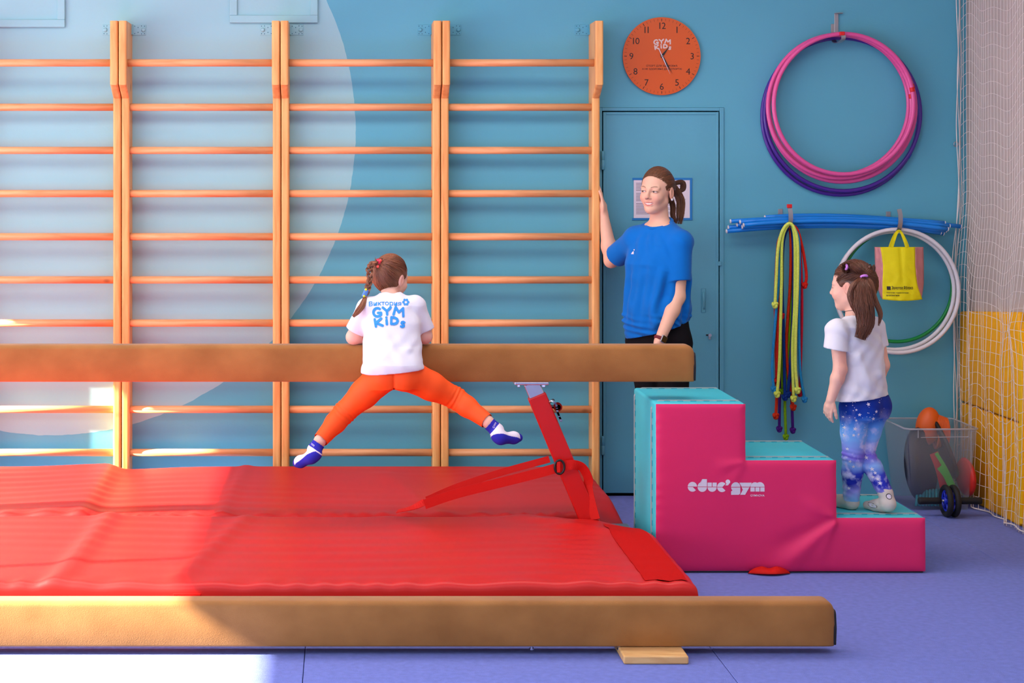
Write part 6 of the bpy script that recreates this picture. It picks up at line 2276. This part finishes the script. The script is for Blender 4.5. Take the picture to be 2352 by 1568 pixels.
def leg2(x, y, z):
    kz = kL_[2]
    return 0.0020 * np.sin((z - kz) * 300 + (x - hipc[0]) * 60) * np.exp(-((z - kz - 0.005) / 0.028) ** 2) + 0.0012 * np.sin(z * 210 + x * 90) * np.exp(-((z - zst - 0.09) / 0.05) ** 2)
S.disp(leg2)
S.cut(hipc + np.array([0, 0, 0.035]), A3((0, 0, 1)))
v, f = S.mesh(0.0036)
c = v[f].mean(1)
dl, dr = (aL - kL_) / np.linalg.norm(aL - kL_), (aR - kR_) / np.linalg.norm(aR - kR_)
f = f[~((((c - cL) @ dl > 0.0) & (np.linalg.norm(c - cL, axis=1) < 0.06)) | (((c - cR) @ dr > 0.0) & (np.linalg.norm(c - cR, axis=1) < 0.06)))]
lg = np_mesh('leggings', v, f, legging_mat(), PG)
bvl = bvh_of(v, f)
V2, F2 = [], []
def star(px_, py_, r_, rot):
    b0 = len(V2)
    V2.append((px_, -py_))
    for q in range(10):
        a = math.pi / 2 + rot + math.pi * q / 5
        rad_ = r_ if q % 2 == 0 else r_ * 0.42
        V2.append((px_ + rad_ * math.cos(a), -py_ + rad_ * math.sin(a)))
    for q in range(10): F2.append((b0, b0 + 1 + q, b0 + 1 + (q + 1) % 10))
big = [(1964, 922, 5.5), (1994, 928, 4.5), (2014, 910, 5), (2023, 901, 5.5), (1937, 929, 3.5), (1976, 953, 4), (2013, 945, 4), (1948, 986, 4), (1969, 987, 5), (1947, 1005, 4.5), (1966, 1002, 4), (1949, 1066, 5), (1962, 1065, 4), (1945, 961, 2.5), (2007, 962, 4.5), (1969, 942, 2.6), (1970, 967, 3), (1977, 1000, 3.2), (1956, 1036, 3.4), (1941, 1078, 4.5), (1970, 1077, 4.2), (2003, 1058, 5), (2012, 1082, 5), (2018, 1090, 4), (2013, 1100, 3.5), (1956, 1146, 4), (1964, 1130, 4), (2026, 1112, 4.5), (1946, 1100, 3), (2022, 1103, 4)]
for a in big: star(a[0], a[1], a[2] * 1.12, rr.uniform(-0.3, 0.3))
for _ in range(48):
    star(rr.uniform(1930, 2040), rr.uniform(898, 1010), rr.uniform(0.9, 1.7), rr.uniform(0, 1))
on_surface(bvl, [W(x, -y, -1.7) for x, y in V2], F2, 'star_print', M_PRINT_WHITE, lg, 0.0014)['kind'] = 'stuff'
# t-shirt
S = SDF()
hem = A3(W(1972, 905, -1.59))
S.loft([(hem + np.array([0, 0, -0.03]), 0.142, 0.112), (hem + np.array([0, 0, 0.06]), 0.128, 0.104), (lerp(hipc, shc, 0.5), 0.116, 0.094), (lerp(hipc, shc, 0.78), 0.114, 0.084), (shc + np.array([0, 0, 0.0]), 0.104, 0.070), (shc + np.array([0, 0, 0.032]), 0.066, 0.054), (shc + np.array([0, 0, 0.05]), 0.047, 0.046)], gl, gf, 0.02)
S.cap(lerp(sL, sR, 0.35), sL, 0.045, 0.047, 0.03); S.cap(lerp(sL, sR, 0.65), sR, 0.045, 0.045, 0.03)
qL, qR = lerp(sL, eL, 0.5) + np.array([-0.012, -0.01, 0]), lerp(sR, eR, 0.52)
def gshirt(x, y, z):
    d = fold(x, y, z, W(2035, 855, -1.66), (-1, -0.2, -0.25), 0.006, 0.016, 0.12)
    d = d + fold(x, y, z, W(2020, 880, -1.68), (-1, -0.2, 0.25), 0.005, 0.016, 0.10)
    d = d + fold(x, y, z, W(1952, 770, -1.72), (0.05, 0, -1), 0.006, 0.012, 0.15)
    d = d + fold(x, y, z, W(1970, 800, -1.70), (0.25, 0, -1), 0.004, 0.02, 0.2)
    d = d + fold(x, y, z, W(1930, 745, -1.70), (0.5, 0, -0.8), 0.005, 0.014, 0.09)
    d = 1.6 * d + 0.0020 * np.sin(z * 60 + x * 50 + y * 20 + 2 * np.sin(z * 25)) + 0.0018 * np.sin(x * 95 - z * 35 + 2 * np.sin(z * 30))
    return d
S.disp(gshirt)
S.cap(nkc + np.array([0, 0, -0.02]), HG.P(-0.02, 0, -0.045), 0.046, 0.050, 0.004, 's')
dL_, dR_ = (eL - sL) / np.linalg.norm(eL - sL), (eR - sR) / np.linalg.norm(eR - sR)
dLc = A3((-0.18, -0.0, -1)) / np.linalg.norm((-0.18, 0, -1))
sleeve(S, sL, qL, 0.047, 0.054, dLc, 0.015, 0.0095)
sleeve(S, sR, qR, 0.046, 0.046, dR_, 0.015, 0.0095)
S.cut(hem + np.array([0, 0, -0.012]), A3((0.10, 0, -1)))
v, f = S.mesh(0.0034)
c = v[f].mean(1)
np_mesh('t_shirt', v, f, M_WHITECLOTH, PG)
bvg = bvh_of(v, f)
V2, F2 = [], []
b0 = 0
for (x0, y0, x1, y1) in ((1906, 828, 1912, 842), (1908, 840, 1913, 856)):
    b0 = len(V2); V2 += [(x0, y0), (x1, y0 - 3), (x1 - 2, y1), (x0, y1)]; F2.append((b0, b0 + 1, b0 + 2, b0 + 3))
on_surface(bvg, [W(x, y, -1.7) for x, y in V2], F2, 'chest_print', mat('magenta_print', (206, 60, 120), 0.6), PG, 0.002)
# hair
S = SDF()
S.ell(HG.P(-0.016, 0, 0.016), np.array((0.104, 0.084, 0.106)) * HG.s, HG.R, 0.02)
S.cut(HG.P(0, 0, -0.080), -HG.u)
S.cut(HG.P(0.030, 0, 0), 0.845 * HG.f - 0.534 * HG.u)
for sg in (-1, 1):
    S.ell(HG.P(0.014, sg * 0.092, -0.024), np.array((0.032, 0.022, 0.046)) * HG.s, HG.R, 0.01, 's')
    S.ell(HG.P(0.032, sg * 0.074, -0.060), np.array((0.045, 0.045, 0.055)) * HG.s, HG.R, 0.01, 's')
v, f = S.mesh(0.003)
BRG = (96, 58, 38)
hair = np_mesh('hair', v, f, M_HAIR, PG, np.array([hair_rgb(rr, BRG, 0.0)] * len(v)) * 0.75)
ST_ = Strands()
tW1, tW2 = W(1943, 613, -1.638), W(1982, 633, -1.635)
t1, t2 = HG.loc(A3(tW1)[None])[0], HG.loc(A3(tW2)[None])[0]
s1, s2 = [], []
for _ in range(1700):
    th = rr.uniform(0, 2 * math.pi); ph = math.acos(rr.uniform(-0.75, 1))
    p = np.array([0.105 * math.sin(ph) * math.cos(th) - 0.016, 0.085 * math.sin(ph) * math.sin(th), 0.107 * math.cos(ph) + 0.016])
    if 0.845 * p[0] - 0.534 * p[2] > 0.028: continue
    if p[2] < 0.022 and p[0] > -0.035: continue
    (s1 if (p[0] > 0.0 and p[2] > 0.03 and rr.random() < 0.85) else s2).append(tuple(p))
for _ in range(420): s2.append((rr.uniform(-0.11, -0.035), rr.uniform(-0.07, 0.072), rr.uniform(-0.085, -0.04)))
R_ = (0.105, 0.085, 0.107, (-0.016, 0, 0.016))
cap_strands(ST_, HG, s1, t1, BRG, rr, R_, lift=0.004, r0=0.0014)
cap_strands(ST_, HG, s2, t2, BRG, rr, R_, lift=0.006, r0=0.0015)
tail_strands(ST_, [tW1, W(1958, 614, -1.64), W(1972, 622, -1.645), tW2], [0.010, 0.014, 0.016, 0.010], 170, BRG, rr, 0.0013, 0.6)
tail_strands(ST_, [tW2, W(1992, 620, -1.62), W(2003, 613, -1.62), W(2001, 626, -1.62), W(1993, 634, -1.62)], [0.008, 0.013, 0.014, 0.012, 0.006], 190, (88, 54, 36), rr, 0.0013, 0.8)
tail_strands(ST_, [tW2, W(1980, 660, -1.675), W(1984, 700, -1.70), W(1988, 740, -1.705), W(1976, 778, -1.71)], [0.010, 0.036, 0.040, 0.036, 0.024], 950, (116, 72, 50), rr, 0.0012, 0.55, end_jit=0.05)
tail_strands(ST_, [tW2, W(1998, 650, -1.66), W(2010, 690, -1.68), W(2022, 720, -1.69), W(2018, 748, -1.69)], [0.008, 0.014, 0.012, 0.010, 0.004], 130, (122, 78, 54), rr, 0.0011, 0.6, end_jit=0.05)
tail_strands(ST_, [tW2 + Vector((0, 0, -0.005)), W(1962, 652, -1.68), W(1952, 675, -1.685), W(1958, 700, -1.69), W(1968, 720, -1.69)], [0.007, 0.010, 0.011, 0.010, 0.006], 150, (112, 70, 48), rr, 0.0013, 0.6)
ST_.build('ponytail_strands', M_HAIR, hair)
M_LILAC = mat('lilac_elastic', (206, 130, 216), 0.55)
ring('hair_tie', tW1 + Vector((0.0, -0.004, 0)), (1, 0.1, -0.1), 0.0085, 0.0055, M_LILAC, PG)
ring('hair_tie', tW2 + Vector((0.0, -0.012, -0.004)), (0.1, -0.5, -1), 0.013, 0.006, M_LILAC, PG)
tube('necklace', [Vector(nkc) + Vector((math.cos(t) * 0.046, math.sin(t) * 0.046, 0.012 - 0.01 * math.sin(t))) for t in [2 * math.pi * i / 24 for i in range(24)]], 0.0012, M_BLACK, PG, 5, True)
# socks with small bird-like ovals
M_SOCKW = mat('cream_sock', (206, 196, 184), 0.9, 0.1, bump=0.15, bscale=500)
bvs = None
for ft, an_, cf in ((footL, aL, lerp(kL_, aL, 0.92)), (footR, aR, lerp(kR_, aR, 0.92))):
    S = SDF()
    S.cap(cf, an_, 0.031, 0.030, 0.01); S.cap(an_, ft[0], 0.030, 0.031, 0.012)
    S.chain(ft, [0.031, 0.029, 0.026, 0.018][:len(ft)], 0.015)
    v, f = S.mesh(0.003)
    v[:, 2] = np.maximum(v[:, 2], zst + 0.0015)
    so = np_mesh('sock', v, f, M_SOCKW, PG)
    bvs = bvh_of(v, f)
V2, F2, V3, F3 = [], [], [], []
for (cx, cy, a_, b_, rt) in ((2051, 1145, 10, 8, 0.5), (2025, 1174, 8, 7, -0.3)):
    n0, n1 = len(V2), len(V3)
    for q in range(14):
        t = 2 * math.pi * q / 14
        for VV, k in ((V2, 1.0), (V3, 0.78)):
            x_, y_ = a_ * 0.7 * k * math.cos(t), b_ * 0.8 * k * math.sin(t)
            VV.append((cx + x_ * math.cos(rt) - y_ * math.sin(rt), cy + x_ * math.sin(rt) + y_ * math.cos(rt)))
    F2.append(tuple(range(n0, n0 + 14))); F3.append(tuple(range(n1, n1 + 14)))
on_surface(bvs, [W(x, y, -1.75) for x, y in V2], F2, 'oval_outline', M_PRINT_BLACK, so, 0.0015)
on_surface(bvs, [W(x, y, -1.75) for x, y in V3], F3, 'oval_fill', M_PRINT_WHITE, so, 0.0025)
